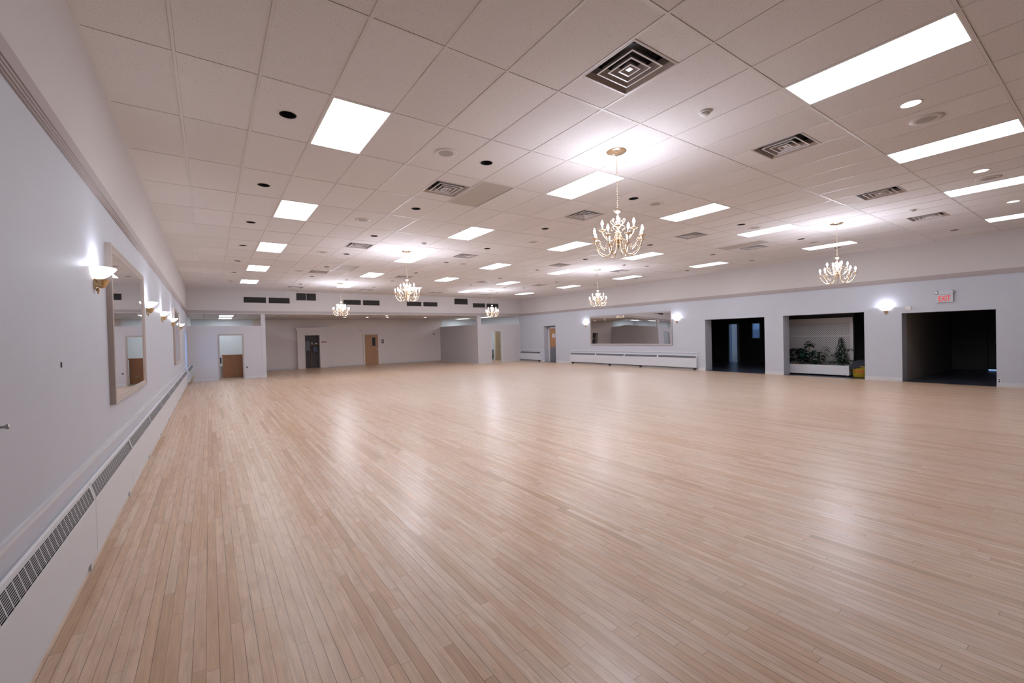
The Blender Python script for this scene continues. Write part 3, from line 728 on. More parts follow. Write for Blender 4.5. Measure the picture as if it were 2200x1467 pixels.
# ------------------------------------------------------------------ baseboard convectors
def make_heater(L, lab, D, grp, legs=False, zb=.10, vert=False, gap=(0, 0)):
    t = thing('baseboard_heater', lab, 'heater', group=grp)
    b = MB(); a = .5 * D
    A = (a, .609); B = (D, .505)
    prof = [(0, zb), (0, .632), (a - .012, .636), (a - .002, .628), A]
    for y0, y1 in ((0.003, L - .003),):
        # cap
        b.grid([[(d, y, z) for d, z in prof[1:]] for y in (y0, y1)], sm=False)
        # front panel
        fp = [B, (D + .001, .49), (D + .001, zb + .01), (D - .012, zb), (0, zb)]
        b.grid([[(d, y, z) for d, z in fp] for y in (y0, y1)], sm=False)
        for y in (y0, y1):
            b.face([(0, y, zb), (D - .012, y, zb), (D, y, zb + .01), (D, y, B[1]), (A[0], y, A[1]), (a - .012, y, .636), (0, y, .632)])
        for ya, yb in ((y0, y0 + .03), (y1 - .03, y1)):
            b.face([(A[0], ya, A[1]), (A[0], yb, A[1]), (B[0], yb, B[1]), (B[0], ya, B[1])])
    b.build('cabinet', M['heater'], t)
    g = MB(); nrm = Vector((A[1] - B[1], 0, B[0] - A[0])).normalized(); Av = Vector((A[0], 0, A[1])); Bv = Vector((B[0], 0, B[1]))
    def P(s, y, d): q = Av.lerp(Bv, s) + nrm * d; return (q.x, y, q.z)
    n = 0 if vert else 10
    if vert:
        nv = int((L - .06) / .022)
        for k in range(nv):
            y = .03 + (L - .06) * (k + .5) / nv
            g.face([P(.03, y - .002, 0), P(.97, y - .002, 0), P(.97, y + .002, 0), P(.03, y + .002, 0)])
    for k in range(n + 1 if n else 0):
        s0 = .04 + .92 * k / n - .014; s1 = s0 + .028
        g.face([P(s0, .03, 0), P(s1, .03, 0), P(s1, L - .03, 0), P(s0, L - .03, 0)])
    for s0, s1 in ((0, .05), (.95, 1)): g.face([P(s0, .03, .0005), P(s1, .03, .0005), P(s1, L - .03, .0005), P(s0, L - .03, .0005)])
    nc = 1 if vert else max(2, round((L - .06) / .075))
    for k in range(nc + 1):
        y = .03 + (L - .06) * k / nc
        g.face([P(0, y - .0045, .001), P(1, y - .0045, .001), P(1, y + .0045, .001), P(0, y + .0045, .001)])
    g.build('grille', M['heater'], t)
    d = MB(); d.face([P(0, .02, -.010), P(1, .02, -.010), P(1, L - .02, -.010), P(0, L - .02, -.010)]); (gap[1] and d.box(.002, L - .0029, zb + .004, D - .006, L, .50)); (gap[0] and d.box(.002, 0, zb + .004, D - .006, .0029, .50)); d.build('grille_backing', M['slot'], t)
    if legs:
        q = MB(); q.box(.01, .02, zb - .022, D - .018, L - .02, zb + .002); q.build('shade_strip', M['black'], t)  # black strip added under the cabinet to draw its shade line
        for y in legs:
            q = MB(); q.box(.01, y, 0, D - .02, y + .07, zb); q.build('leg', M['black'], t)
    else:
        q = MB(); q.box(.005, L - .04, .0, D - .028, L - .01, zb); q.build('leg', M['heater'], t)
    return t
y = .62; k = 0; proto = None
hl = ['nearest section, reaching the frame edge', 'second section from camera', 'third section from camera', 'fourth section from camera', 'fifth section from camera', 'sixth section from camera', 'seventh section from camera',
      'eighth section from camera', 'ninth section from camera', 'tenth section from camera', 'last section before the window']
while y < 20.0 and k < 11:
    L = 1.863 if k < 10 else 20.5 - y
    lab = 'white baseboard heater along left wall, ' + hl[k]
    if k < 10:
        if proto is None: proto = make_heater(L, lab, .055, 'left wall heater sections', zb=.112, gap=(1, 1)); proto.location = (XL, y, 0)
        else: dup(proto, (XL, y, 0), lab)
    elif L > .2: h = make_heater(L, lab, .055, 'left wall heater sections', zb=.112); h.location = (XL, y, 0)
    y += 1.863; k += 1
proto = None
for i, (yy, lab) in enumerate(zip((18.13, 16.21, 14.29, 12.37), ('long white wall heater under wide mirror, leftmost section', 'long white wall heater under wide mirror, second section from left', 'long white wall heater under wide mirror, third section from left', 'long white wall heater under wide mirror, rightmost section'))):
    L = 1.92
    if proto is None: pass
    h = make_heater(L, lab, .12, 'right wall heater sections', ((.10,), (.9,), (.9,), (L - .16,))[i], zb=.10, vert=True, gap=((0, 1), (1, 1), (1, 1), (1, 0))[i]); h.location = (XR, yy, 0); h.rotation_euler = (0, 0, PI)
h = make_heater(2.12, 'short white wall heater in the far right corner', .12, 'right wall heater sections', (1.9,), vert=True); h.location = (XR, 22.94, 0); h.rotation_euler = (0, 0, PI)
h = make_heater(5.4, 'white heater under the window, running past the left partition', .10, 'left wall heater sections'); h.location = (XL, 21.35, 0)
b = MB(); b.box(XR - .12, YP - .05, .10, XR - .03, YP - .001, .72); b.box(XR - .14, YP - .06, .72, XR - .02, YP - .001, .74)
tag(b.build('pipe_cover', M['heater']), 'narrow white pipe cover at the end of short corner heater', 'pipe cover')

# ------------------------------------------------------------------ right wall openings: lobby beyond
lb = MB(); X0 = XR + .47
lb.box(22.5, 4.1, 0, 22.7, 10.59, 2.7); lb.box(22.5, 10.99, 0, 22.7, 11.66, 2.7); lb.box(22.5, 12.17, 0, 22.7, 14.6, 2.7)
lb.box(22.5, 10.59, 0, 22.7, 10.99, 1.20); lb.box(22.5, 10.59, 1.98, 22.7, 10.99, 2.7); lb.box(22.5, 11.66, 1.99, 22.7, 12.17, 2.7)
lb.box(X0, 14.4, 0, 22.5, 14.6, 2.7)
lb.box(X0, 3.95, 0, 22.9, 4.1, 2.7)
lb.box(X0, 1.85, 0, 22.9, 2.09, 2.7)
lb.box(22.84, 2.09, .03, 22.95, 3.03, 2.7); lb.box(22.84, 3.03, 0, 22.95, 3.95, 2.7)
lb.box(XR + .46, 4.1, 2.12, X0 + .02, 14.5, 2.7)
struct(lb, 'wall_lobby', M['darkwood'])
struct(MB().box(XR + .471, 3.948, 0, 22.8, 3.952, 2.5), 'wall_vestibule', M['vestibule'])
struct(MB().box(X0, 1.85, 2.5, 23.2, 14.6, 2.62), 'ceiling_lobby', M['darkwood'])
# room behind the lobby doorway
sr = MB(); sr.box(24.6, 11.4, 0, 24.7, 14.5, 2.6); struct(sr, 'wall_lobby_beyond', M['roomwall'])
# window_2 in the lobby
wn = MB(); wn.rframe(lambda u, v, d: (22.52 + d, u, v), 10.59, 1.20, 10.99, 1.98, [(0, .1), (0, -.03), (.035, -.03), (.035, .1)])
w2 = fixn(wn.build('window_2', M['winframe'], kind='structure'))
MB().box(22.56, 10.62, 1.23, 22.565, 10.96, 1.95).build('window_pane', M['glass_dim'], w2)
bl = MB()
for k in range(12): bl.box(22.6, 10.6, 1.22 + k * .038, 22.604, 10.98, 1.235 + k * .038)
tag(bl.build('window_blind', M['winframe']), 'slatted blind across the lower half of small lobby window', 'blind')
# pale door ajar in the lobby doorway, with bluish frame
df = MB(); df.box(22.46, 11.62, 0, 22.72, 11.72, 2.0); df.box(22.46, 12.12, 0, 22.72, 12.18, 2.0); df.box(22.46, 11.62, 1.95, 22.72, 12.18, 2.02)
struct(df, 'trim_8', M['winframe'])
dd = MB(); T = Matrix.Translation((22.76, 11.80, 0)) @ Matrix.Rotation(math.radians(60), 4, 'Z')
dd.box(0, -.04, .01, .80, 0, 1.95, T=T); d2 = dd.build('door_2', M['door_light'], kind='structure')
hh = MB(); hh.box(.72, 0, .97, .74, .06, .99, T=T); hh.box(.62, .045, .975, .74, .06, .99, T=T); hh.build('door_handle', M['black'], d2)
# vestibule doors with panic bars
for k, (a, bq) in enumerate(((3.03, 3.93), (2.11, 3.01))):
    q = MB(); q.box(22.78, a, .03 if k else .012, 22.83, bq, 2.08); dr = q.build('door_%d' % (3 + k), M['darkwood'], kind='structure')
    q = MB(); ya = a + .06; q.box(22.72, ya, .97, 22.75, bq - .12, 1.0); q.build('push_bar', M['greymetal'], dr)
    for yc in (ya, bq - .12):
        q = MB(); q.box(22.70, yc - .03, .93, 22.78, yc + .03, 1.06); q.build('bar_mount', M['black'], dr)

# lattice screen, planter and plants behind the middle opening
t = thing('lattice_screen', 'white diagonal lattice screen behind the potted plants', 'lattice', (18.62, 5.66, 0))
W_, H_ = 2.2, 2.0
f = MB(); f.box(0, 0, 0, .05, .09, H_); f.box(0, W_ - .09, 0, .05, W_, H_); f.box(-.01, 0, H_ - .17, .05, W_, H_); f.box(-.005, 0, 1.31, .05, W_, 1.37); f.box(0, 0, .05, .05, W_, .14)
f.build('frame', M['lattice'], t)
lt = MB()
def strips(y0, z0, y1, z1, pitch, w, sgn, x):
    n = int(((y1 - y0) + (z1 - z0)) / pitch) + 2
    for k in range(-n, n):
        c = k * pitch
        # line: (y - y0) - sgn*(z - z0) = c
        pts = []
        if sgn > 0: ta, tb = max(0, c), min(y1 - y0, c + (z1 - z0)); A = (ta, ta - c); B = (tb, tb - c)
        else: ta, tb = max(0, c - (z1 - z0)), min(y1 - y0, c); A = (ta, c - ta); B = (tb, c - tb)
        if tb - ta < .01: continue
        h = w * .7071 / 2 * 1.0; dy, dz = (-h, h * sgn) if True else (0, 0)
        lt.face([(x, y0 + A[0] - h, z0 + A[1] + sgn * h), (x, y0 + A[0] + h, z0 + A[1] - sgn * h), (x, y0 + B[0] + h, z0 + B[1] - sgn * h), (x, y0 + B[0] - h, z0 + B[1] + sgn * h)])
        lt.face([(x + .006, y0 + B[0] - h, z0 + B[1] + sgn * h), (x + .006, y0 + B[0] + h, z0 + B[1] - sgn * h), (x + .006, y0 + A[0] + h, z0 + A[1] - sgn * h), (x + .006, y0 + A[0] - h, z0 + A[1] + sgn * h)])
for (a, b_, c, d_) in ((.09, 1.37, W_ - .09, H_ - .17), (.09, .14, W_ - .09, 1.31)):
    strips(a, b_, c, d_, .072, .029, 1, .016); strips(a, b_, c, d_, .072, .029, -1, .026)
lt.build('lattice', M['lattice'], t)
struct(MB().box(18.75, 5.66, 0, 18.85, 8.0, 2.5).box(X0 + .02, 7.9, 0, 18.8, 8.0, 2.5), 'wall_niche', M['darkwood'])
t = thing('planter_box', 'long white planter trough on casters under the lattice', 'planter', (17.42, 5.42, 0))
p = MB(); W_ = 2.36
p.box(0, 0, .055, .02, W_, .37); p.box(.78, 0, .055, .80, W_, .37); p.box(.02, 0, .055, .78, .02, .37); p.box(.02, W_ - .02, .055, .78, W_, .37); p.box(.02, .02, .055, .78, W_ - .02, .075); p.box(-.008, -.008, .05, .0, W_, .072)
p.build('trough', M['base'], t)
MB().box(.02, .02, .30, .78, W_ - .02, .315).build('soil', M['soil'], t)
for (x, y) in ((.06, .06), (.70, .06), (.06, 2.2), (.70, 2.2)):
    c = MB(); T = Matrix.Translation((x, y, .025)) @ Matrix.Rotation(PI / 2, 4, 'X'); c.lathe([(.001, -.012), (.025, -.012), (.025, .012), (.001, .012)], 14, T=T); c.box(x - .008, y - .016, .02, x + .008, y + .016, .056); c.build('caster', M['metal'], t)
def leaf(mb, base, dirv, L, w, droop, mi=0):
    d = Vector(dirv).normalized(); side = d.cross(Vector((0, 0, 1)));
    if side.length < .05: side = Vector((1, 0, 0))
    side.normalize(); rows = []
    for i in range(7):
        s = i / 6; c = Vector(base) + d * L * s + Vector((0, 0, -droop * L * s * s)); ww = w * math.sin(PI * min(1, s * .93 + .07)) ** .8 * (1 - .25 * s)
        rows.append([c - side * ww / 2 + Vector((0, 0, .12 * ww)), c, c + side * ww / 2 + Vector((0, 0, .12 * ww))])
    mb.grid(rows, mi=mi)
def plant(name, lab, loc, stems, leaves, mats):
    """stems: list of (path, r); leaves: callable filling a mesh"""
    t = thing(name, lab, 'plant', loc, group='plants in the lobby planter')
    s = MB()
    for path, r in stems: s.tube(path, r, 6)
    s.build('stem', M['stem'], t); l = MB(); leaves(l); l.build('foliage', mats, t); return t
rnd = random.Random(3)
# bushy dark plant at left
def lf(l):
    for k in range(260):
        a = rnd.uniform(0, 2 * PI); h = rnd.uniform(.10, .58); r = rnd.uniform(.0, .19)
        leaf(l, (r * math.cos(a), r * math.sin(a), h), (math.cos(a), math.sin(a), rnd.uniform(.1, 1.1)), rnd.uniform(.10, .18), .06, .4)
plant('bushy_plant', 'low dense dark bushy plant at left end of planter', (17.8, 7.35, .315), [([(0, 0, 0), (0, 0, .4)], .01)], lf, M['leaf'])
plant('bushy_plant', 'dark bushy plant just right of the leftmost plant in planter', (17.75, 7.02, .315), [([(0, 0, 0), (0, 0, .35)], .01)], lf, M['leaf'])
# broad leaved plant
st = [([(0, 0, 0), (.02, .02, .35), (.0, .02, .75)], .013), ([(0, 0, 0), (0, .12, .3), (-.02, .22, .5)], .010), ([(0, 0, 0), (0, -.12, .3), (0, -.2, .42)], .010)]
def lf(l):
    for (c, n, hh) in (((0, .02, .72), 10, .12), ((-.02, .22, .5), 9, .12), ((0, -.2, .42), 9, .12), ((0, 0, .15), 26, .3), ((.04, .2, .14), 20, .3), ((.04, -.25, .13), 18, .22)):
        for k in range(n):
            a = 2 * PI * k / n + rnd.uniform(-.4, .4)
            leaf(l, (c[0], c[1], c[2] + rnd.uniform(-.06, hh)), (math.cos(a), math.sin(a), rnd.uniform(-.1, .6)), rnd.uniform(.20, .30), rnd.uniform(.12, .18), .45, mi=0 if rnd.random() < .6 else 1)
plant('rubber_plant', 'broad-leaved dark green plant in middle of planter', (17.78, 6.68, .315), st, lf, [M['leaf'], M['leaf2']])
# small palm with arching olive leaves
st = [([(0, 0, 0), (0, .0, .45)], .012), ([(0, 0, .1), (0, -.05, .62)], .006)]
def lf(l):
    for k in range(14):
        a = -PI / 2 + rnd.uniform(-1.0, 1.0); z = .30 + .028 * k
        leaf(l, (0, -.04, z), (math.cos(a) * .6, math.sin(a), .25), rnd.uniform(.22, .36), .06, .55, mi=0)
    for k in range(10):
        a = rnd.uniform(0, 2 * PI); leaf(l, (0, 0, .1 + .02 * k), (math.cos(a), math.sin(a), .5), .2, .10, .5, mi=1)
plant('palm_plant', 'small plant with arching narrow olive leaves between larger plants', (17.72, 6.34, .315), st, lf, [M['leaf3'], M['leaf']])
# tall layered plant at right
st = [([(0, 0, 0), (.01, .0, .5), (0, .0, .98)], .011), ([(0, 0, 0), (0, -.1, .3), (-.02, -.2, .5)], .008), ([(0, 0, 0), (0, .12, .25), (0, .2, .35)], .008)]
def lf(l):
    for k in range(20):
        z = .13 + .044 * k; R = .30 - .22 * (k / 19)
        for j in range(8):
            a = 2 * PI * j / 8 + k * 1.1 + rnd.uniform(-.3, .3)
            leaf(l, (0, 0, z), (math.cos(a), math.sin(a), .25), R * rnd.uniform(.9, 1.25), .085, .5, mi=0)
    for c in ((-.02, -.2, .5), (0, .2, .35), (-.02, 0, .12), (0, .3, .10), (0, -.25, .11)):
        for j in range(9):
            a = 2 * PI * j / 9 + rnd.uniform(-.3, .3); leaf(l, (c[0], c[1], c[2] + rnd.uniform(0, .1)), (math.cos(a), math.sin(a), .3), rnd.uniform(.15, .24), .075, .5)
plant('umbrella_plant', 'tallest potted plant, layered dark leaves, at right end of planter', (17.72, 5.72, .315), st, lf, M['leaf'])
b = MB(); b.lathe([(.001, 0), (.07, 0), (.085, .07), (.09, .075), (.078, .075), (.07, .02)], 18)
o = tag(b.build('plant_pot', M['terra']), 'small orange terracotta pot among the leaves in the planter', 'pot'); o.location = (17.55, 7.08, .316)

# yellow tub with red lettering, dark bag on top
def text_mesh(txt, size, extr=.004):
    cu = bpy.data.curves.new('t', 'FONT'); cu.body = txt; cu.size = size; cu.extrude = extr; cu.align_x = 'CENTER'
    o = bpy.data.objects.new('t', cu); COL.objects.link(o)
    dg = bpy.context.evaluated_depsgraph_get(); me = bpy.data.meshes.new_from_object(o.evaluated_get(dg))
    bpy.data.objects.remove(o); return me
t = thing('yellow_tub', 'yellow round tub with red letters, partly behind the wall edge', 'tub', (17.58, 5.10, 0))
b = MB(); b.lathe([(.001, .012), (.235, .012), (.25, .02), (.27, .36), (.28, .365), (.28, .375), (.26, .375), (.24, .03)], 36); b.build('body', M['yellow'], t)
me = text_mesh('HERL', .155, .002)
for v in me.vertices:
    u, w, d = v.co.x * 1.0, v.co.y, v.co.z
    a = PI - .12 + u / .262
    R = .262 + d
    v.co = (R * math.cos(a), R * math.sin(a), .155 + w)
me.materials.append(M['red']); o = bpy.data.objects.new('lettering', me); COL.objects.link(o); o.parent = t
b = MB(); rows = []
for i in range(9):
    ph = PI / 2 * i / 8; row = []
    for k in range(28):
        a = 2 * PI * k / 28; wob = 1 + .06 * math.sin(3 * a + 1) + .04 * math.sin(7 * a)
        row.append((.30 * math.cos(ph) ** .6 * math.cos(a) * wob, .30 * math.cos(ph) ** .6 * math.sin(a) * wob, .325 + .05 * math.sin(2 * a) * (1 - i / 8) + .24 * math.sin(ph)))
    rows.append(row)
b.grid(rows, closed_u=True); o = tag(b.build('rubbish_bag', M['blackfab']), 'dark bag draped over top of the yellow tub', 'bag'); o.location = (17.58, 5.10, .0)

# ------------------------------------------------------------------ recess door on right wall
q = MB(); q.box(17.22, 19.50, .01, 17.26, 20.40, 2.02); d1 = q.build('door_1', M['door'], kind='structure')
MB().box(17.212, 19.50, .012, 17.221, 20.38, .88).build('kick_panel', M['kick'], d1)
q = MB(); q.box(17.18, 19.56, 1.0, 17.22, 19.60, 1.04); q.box(17.17, 19.56, 1.01, 17.185, 19.70, 1.03); q.build('door_handle', M['metal'], d1)
q = MB(); q.box(17.16, 20.40, 0, 17.34, 20.50, 2.10); q.box(17.16, 19.48, 2.02, 17.34, 20.50, 2.10); struct(q, 'trim_9', M['base'])
struct(MB().box(17.26, 19.40, 0, 17.34, 20.56, 2.3), 'wall_recess_back', M['wall'])
t = thing('paper_notice', 'white paper notice taped on the recessed wood door', 'notice', (17.219, 20.05, 1.47))
MB().box(-.002, -.13, 0, 0, .13, .23).build('sheet', M['paper'], t)
q = MB(); q.box(-.004, -.09, .15, -.002, .06, .17); q.box(-.004, -.09, .05, -.002, .06, .065); q.build('printed_lines', M['red'], t)
q = MB(); q.box(-.004, -.09, .11, -.002, .07, .125); q.box(-.004, -.09, .025, -.002, .05, .035); q.build('printed_rules', M['blue'], t)

# exit sign with emergency lamps
t = thing('exit_sign', 'EXIT sign in red letters with twin emergency lamps above dark opening', 'exit sign', (XR, 3.03, 2.27), PI)
q = MB(); q.box(0, -.165, 0, .06, .165, .215); q.box(.055, -.165, 0, .062, .165, .012); q.build('sign_box', M['exitbox'], t)
q = MB(); q.box(0, -.13, .222, .07, .165, .325); q.build('battery_box', M['exitbox'], t)
me = text_mesh('EXIT', .175, .003)
xs = [v.co.x for v in me.vertices]; ys = [v.co.y for v in me.vertices]; wx = max(xs) - min(xs); hy = max(ys) - min(ys); mx = (max(xs) + min(xs)) / 2; my = min(ys)
for v in me.vertices: v.co = (.064 + v.co.z, (v.co.x - mx) / wx * .235, .03 + (v.co.y - my) / hy * .15)
me.materials.append(M['exitred']); o = bpy.data.objects.new('lettering', me); COL.objects.link(o); o.parent = t
for yy in (-.155, .155):
    q = MB(); T = Matrix.Translation((.05, yy, .285)) @ Matrix.Rotation(PI / 2 + .25, 4, 'Y'); q.lathe([(.001, -.03), (.025, -.028), (.038, .0), (.04, .03), (.034, .032)], 16, T=T); lm = q.build('lamp_head', M['greymetal'], t)
    q = MB(); q.lathe([(.034, .030), (.02, .038), (.001, .04)], 16, T=T); q.build('lens', M['lens'], lm)
t = thing('thermostat', 'small beige wall sensor between right sconce and EXIT sign', 'thermostat', (XR + .004, 3.80, 2.10), PI)
q = MB(); q.box(0, -.065, 0, .03, .065, .115); q.build('case', M['speaker_rim'], t); q = MB(); q.box(.03, -.045, .03, .034, .045, .085); q.build('faceplate', M['white'], t)
t = thing('wall_outlet', 'small outlet low on wall beside the exit opening edge', 'outlet', (XR, 2.045, .10), PI)
q = MB(); q.box(0, -.03, 0, .008, .03, .12); q.build('plate', M['white'], t); q = MB(); q.box(.008, -.014, .02, .011, .014, .05); q.box(.008, -.014, .07, .011, .014, .10); q.build('sockets', M['slot'], t)
t = thing('wall_outlet', 'small dark outlet low on the left partition wall', 'outlet', (1.39, YP - .001, .50))
q = MB(); q.box(-.03, -.006, -.035, .03, 0, .035); q.build('plate', M['greymetal'], t); q = MB(); q.box(-.014, -.009, -.02, .014, -.006, .02); q.build('sockets', M['slot'], t)
q = MB(); q.box(XL, 3.84, 1.50, XL + .006, 3.852, 1.535); tag(q.build('wall_anchor', M['greymetal']), 'tiny dark hole plug on bare left wall before nearest sconce', 'wall plug')
q = MB(); q.lathe([(.001, .03), (.012, .026), (.012, .02), (.006, .012), (.006, 0)], 12, T=Matrix.Translation((XL, 2.86, 1.28)) @ Matrix.Rotation(PI / 2, 4, 'Y')); tag(q.build('wall_hook', M['metal']), 'small metal hook on left wall at the picture edge', 'hook')

# ------------------------------------------------------------------ far wall: kiosk, door, signs
KY = 27.88
kk = MB()
kk.box(4.26, KY, 0, 4.67, YF, 2.42); kk.box(5.48, KY, 0, 5.94, YF, 2.42); kk.box(4.67, KY, 1.96, 5.48, YF, 2.42)
kk.box(4.20, KY - .03, 2.30, 6.0, YF, 2.43); kk.box(4.62, KY - .02, 0, 4.67, KY, 2.0); kk.box(5.48, KY - .02, 0, 5.53, KY, 2.0); kk.box(4.62, KY - .02, 1.96, 5.53, KY, 2.02)
struct(kk, 'trim_10', M['wall_far'])
# storage closet seen through the opening: dark back on the far wall
struct(MB().box(4.67, YF - .03, 0, 5.48, YF - .002, 1.96), 'wall_closet', M['darkwood'])
q = MB(); q.box(4.74, YF - .15, 1.05, 4.96, YF - .04, 1.62); t = tag(q.build('grey_cabinet', M['greymetal']), 'grey metal box hanging in upper left of dark closet', 'cabinet')
q = MB(); q.box(5.12, YF - .2, .95, 5.38, YF - .04, 1.26); tag(q.build('storage_crate', M['bluegrey']), 'blue grey crate on shelf in dark closet', 'crate')
q = MB(); q.box(4.98, YF - .22, 1.40, 5.42, YF - .04, 1.43); tag(q.build('closet_shelf', M['board']), 'brown shelf in upper part of dark closet', 'shelf')
q = MB(); q.lathe([(.001, 0), (.04, 0), (.045, .05), (.02, .10), (.001, .11)], 12); o = tag(q.build('white_bottle', M['white']), 'small pale bottle on the dark closet shelf', 'bottle'); o.location = (5.08, YF - .12, 1.43)
q = MB(); q.box(5.25, YF - .16, 1.43, 5.36, YF - .08, 1.49); tag(q.build('small_box', M['paper']), 'small pale box on shelf, right of bottle, in closet', 'box')
q = MB(); q.tube([(5.02, YF - .08, .03), (5.03, YF - .06, 1.25)], .012, 8); tag(q.build('broom_handle', M['board']), 'brown broom handle leaning inside the dark closet', 'broom')
# restroom door
q = MB(); q.box(8.24, YF - .045, .01, 9.10, YF - .005, 1.94); d5 = q.build('door_5', M['door'], kind='structure')
q = MB(); q.box(8.73, YF - .052, 1.20, 8.93, YF - .044, 1.75); q.build('door_window', M['slot'], d5)
q = MB(); q.box(9.0, YF - .055, .90, 9.05, YF - .045, 1.06); q.box(8.93, YF - .10, .99, 9.04, YF - .085, 1.01); q.box(9.02, YF - .10, .99, 9.04, YF - .05, 1.01); q.build('door_handle', M['metal'], d5)
q = MB(); q.box(8.14, YF - .07, 0, 8.24, YF, 2.04); q.box(9.10, YF - .07, 0, 9.28, YF, 2.04); q.box(8.24, YF - .07, 1.94, 9.10, YF, 2.04); struct(q, 'trim_11', M['wall_far'])
t = thing('restroom_sign', 'small dark sign with white figure right of far wood door', 'sign', (9.43, YF - .002, 1.36))
q = MB(); q.box(-.075, -.008, 0, .075, 0, .25); q.build('plate', M['sign'], t)
q = MB(); T = Matrix.Translation((0, -.009, .20)) @ Matrix.Rotation(PI / 2, 4, 'X'); q.lathe([(.001, .002), (.018, .002)], 12, T=T); q.face([(-.03, -.010, .10), (.03, -.010, .10), (.025, -.010, .175), (-.025, -.010, .175)]); q.box(-.02, -.011, .05, -.004, -.009, .10); q.box(.004, -.011, .05, .02, -.009, .10); q.build('pictogram', M['white'], t)
q = MB(); q.box(5.56, KY - .010, 1.515, 5.87, KY - .001, 1.565); tag(q.build('maroon_sign', M['redsign']), 'narrow maroon sign strip right of the dark closet opening', 'sign')
t = thing('wall_fixture', 'small dark fixture high on far wall near right corner', 'wall fixture', (13.1, YF - .002, 1.86))
q = MB(); q.box(-.05, -.06, 0, .05, 0, .09); q.build('case', M['greymetal'], t); q = MB(); q.box(-.16, -.02, .03, .12, 0, .07); q.build('bracket', M['wall_far'], t)
q = MB(); q.box(7.88, YF - .02, 2.215, 8.12, YF - .001, 2.26); tag(q.build('wall_plate', M['tan']), 'small tan plate above and left of far wood door', 'plate')

# ------------------------------------------------------------------ left side room: brown counter, chair back, box
t = thing('wooden_counter', 'brown wooden counter standing in the left side room doorway', 'counter', (.46, 23.55, 0))
q = MB(); q.box(0.02, .02, .03, .80, .55, 1.03); q.build('front_panel', M['board'], t)
q = MB(); q.box(0, 0, 1.03, .83, .58, 1.08); q.build('countertop', M['board'], t)
q = MB(); q.box(0, .04, 0, .83, .5, .03); q.build('plinth', M['base'], t)
q = MB(); q.tube([(.48, .012, .33), (.52, .012, .35), (.56, .012, .32), (.61, .012, .33)], .004, 5); q.tube([(.53, .012, .30), (.57, .012, .30)], .003, 5); q.build('scratch_marks', M['tan'], t)
t = thing('office_chair', 'black chair back visible left of the brown counter', 'chair', (.30, 25.6, 0))
q = MB(); q.box(-.18, 0, .62, .18, .05, .92); q.build('backrest', M['black'], t); q = MB(); q.box(-.2, -.4, .44, .2, 0, .5); q.build('seat', M['black'], t)
q = MB(); q.tube([(0, -.2, .08), (0, -.2, .44)], .025, 8); q.tube([(0, .03, .44), (0, .03, .65)], .015, 6); q.build('post', M['black'], t)
q = MB()
for k in range(5): q.tube([(0, -.2, .1), (.24 * math.cos(k * 1.257), -.2 + .24 * math.sin(k * 1.257), .03)], .016, 6)
q.build('base', M['black'], t)
t = thing('white_cabinet', 'low white cabinet in left side room behind brown counter', 'cabinet', (-.05, 24.5, 0))
q = MB(); q.box(0, 0, .02, .55, .4, .52); q.build('body', M['base'], t); q = MB(); q.box(-.01, -.01, .52, .56, .41, .545); q.build('top', M['base'], t); q = MB(); q.box(.02, -.012, .06, .26, -.001, .5); q.box(.29, -.012, .06, .53, -.001, .5); q.build('doors', M['heater'], t)

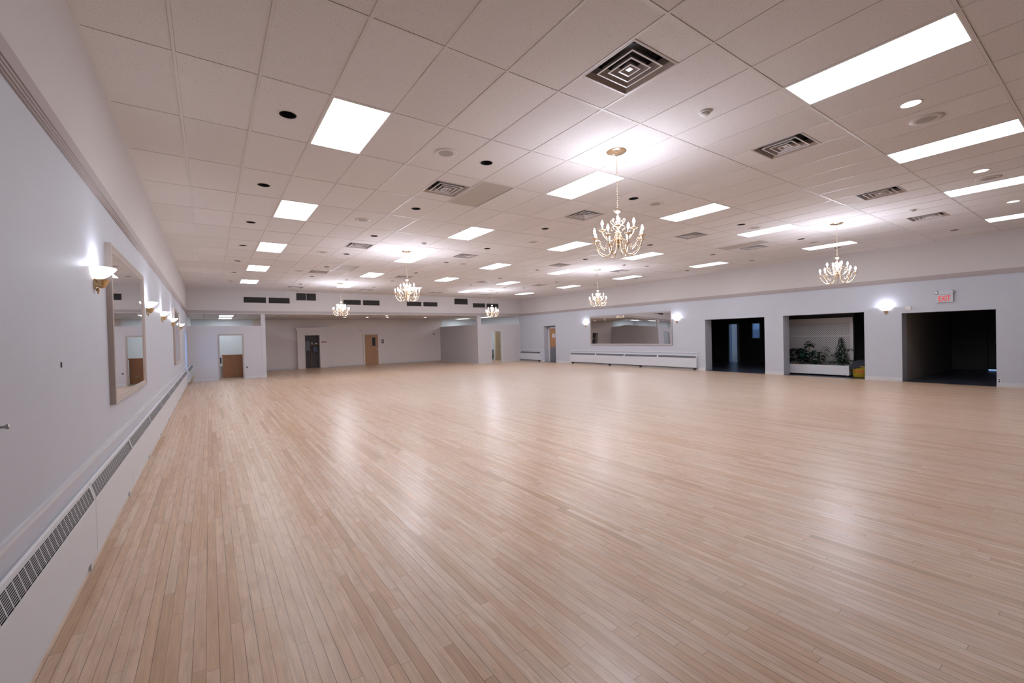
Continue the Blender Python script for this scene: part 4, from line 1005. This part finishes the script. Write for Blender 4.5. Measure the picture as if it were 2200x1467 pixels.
# right side room: open door leaf, black box, closet front
q = MB(); T = Matrix.Translation((15.365, YP + .12, 0)) @ Matrix.Rotation(math.radians(58), 4, 'Z'); q.box(0, -.035, .01, .74, 0, 1.93, T=T); d6 = q.build('door_6', M['door'], kind='structure')
q = MB(); q.box(.66, 0, .95, .70, .045, .99, T=T); q.box(.58, .035, .96, .70, .05, .98, T=T); q.build('door_handle', M['black'], d6)
q = MB(); q.box(16.22, 25.0, 0, 16.85, 25.1, 2.1); struct(q, 'wall_side_room_closet', M['door_light'])
t = thing('equipment_case', 'black equipment case on white floor inside right side room doorway', 'case', (16.42, 25.7, 0))
q = MB(); q.box(-.22, 0, .12, .06, .3, .70); q.build('body', M['black'], t); q = MB(); q.box(-.2, -.005, .38, .04, 0, .66); q.build('front_grille', M['greymetal'], t); q = MB(); q.box(-.12, .1, .70, -.04, .12, .73); q.box(-.2, .02, 0, -.14, .28, .12); q.box(-.02, .02, 0, .04, .28, .12); q.build('carry_handle', M['black'], t)

# ------------------------------------------------------------------ world, portal, camera
w = bpy.data.worlds.new('World'); bpy.context.scene.world = w; w.use_nodes = True
bg = w.node_tree.nodes['Background']; bg.inputs[0].default_value = (.34, .55, 1, 1); bg.inputs[1].default_value = 3.0
ld = bpy.data.lights.new('window_portal', 'AREA'); ld.shape = 'RECTANGLE'; ld.size = 1.4; ld.size_y = 1.52
try: ld.cycles.is_portal = True
except Exception: pass
lo = bpy.data.objects.new('window_portal', ld); COL.objects.link(lo); lo.location = (XL - .43, 21.65, 1.38); lo.rotation_euler = (0, -PI / 2, 0)

f_, cx_, cy_, yaw, pitch, roll = 931.26, 1088.94, 733.34, .601585, -.012349, -.0244669
fw = Vector((math.sin(yaw) * math.cos(pitch), math.cos(yaw) * math.cos(pitch), math.sin(pitch)))
r = Vector((math.cos(yaw), -math.sin(yaw), 0)); u = r.cross(fw)
r2 = r * math.cos(roll) + u * math.sin(roll); u2 = -r * math.sin(roll) + u * math.cos(roll)
cd = bpy.data.cameras.new('Camera'); cam = bpy.data.objects.new('Camera', cd); COL.objects.link(cam)
mw = Matrix((r2, u2, -fw)).transposed().to_4x4(); mw.translation = Vector((0, 0, 1.63)); cam.matrix_world = mw
cd.sensor_width = 36; cd.lens = f_ / 2200 * 36; cd.shift_x = (1100 - cx_) / 2200; cd.shift_y = (cy_ - 733.5) / 2200; cd.clip_start = .05
bpy.context.scene.camera = cam
sc = bpy.context.scene
sc.view_settings.view_transform = 'Standard'; sc.view_settings.look = 'None'; sc.view_settings.gamma = 1; sc.view_settings.exposure = .02
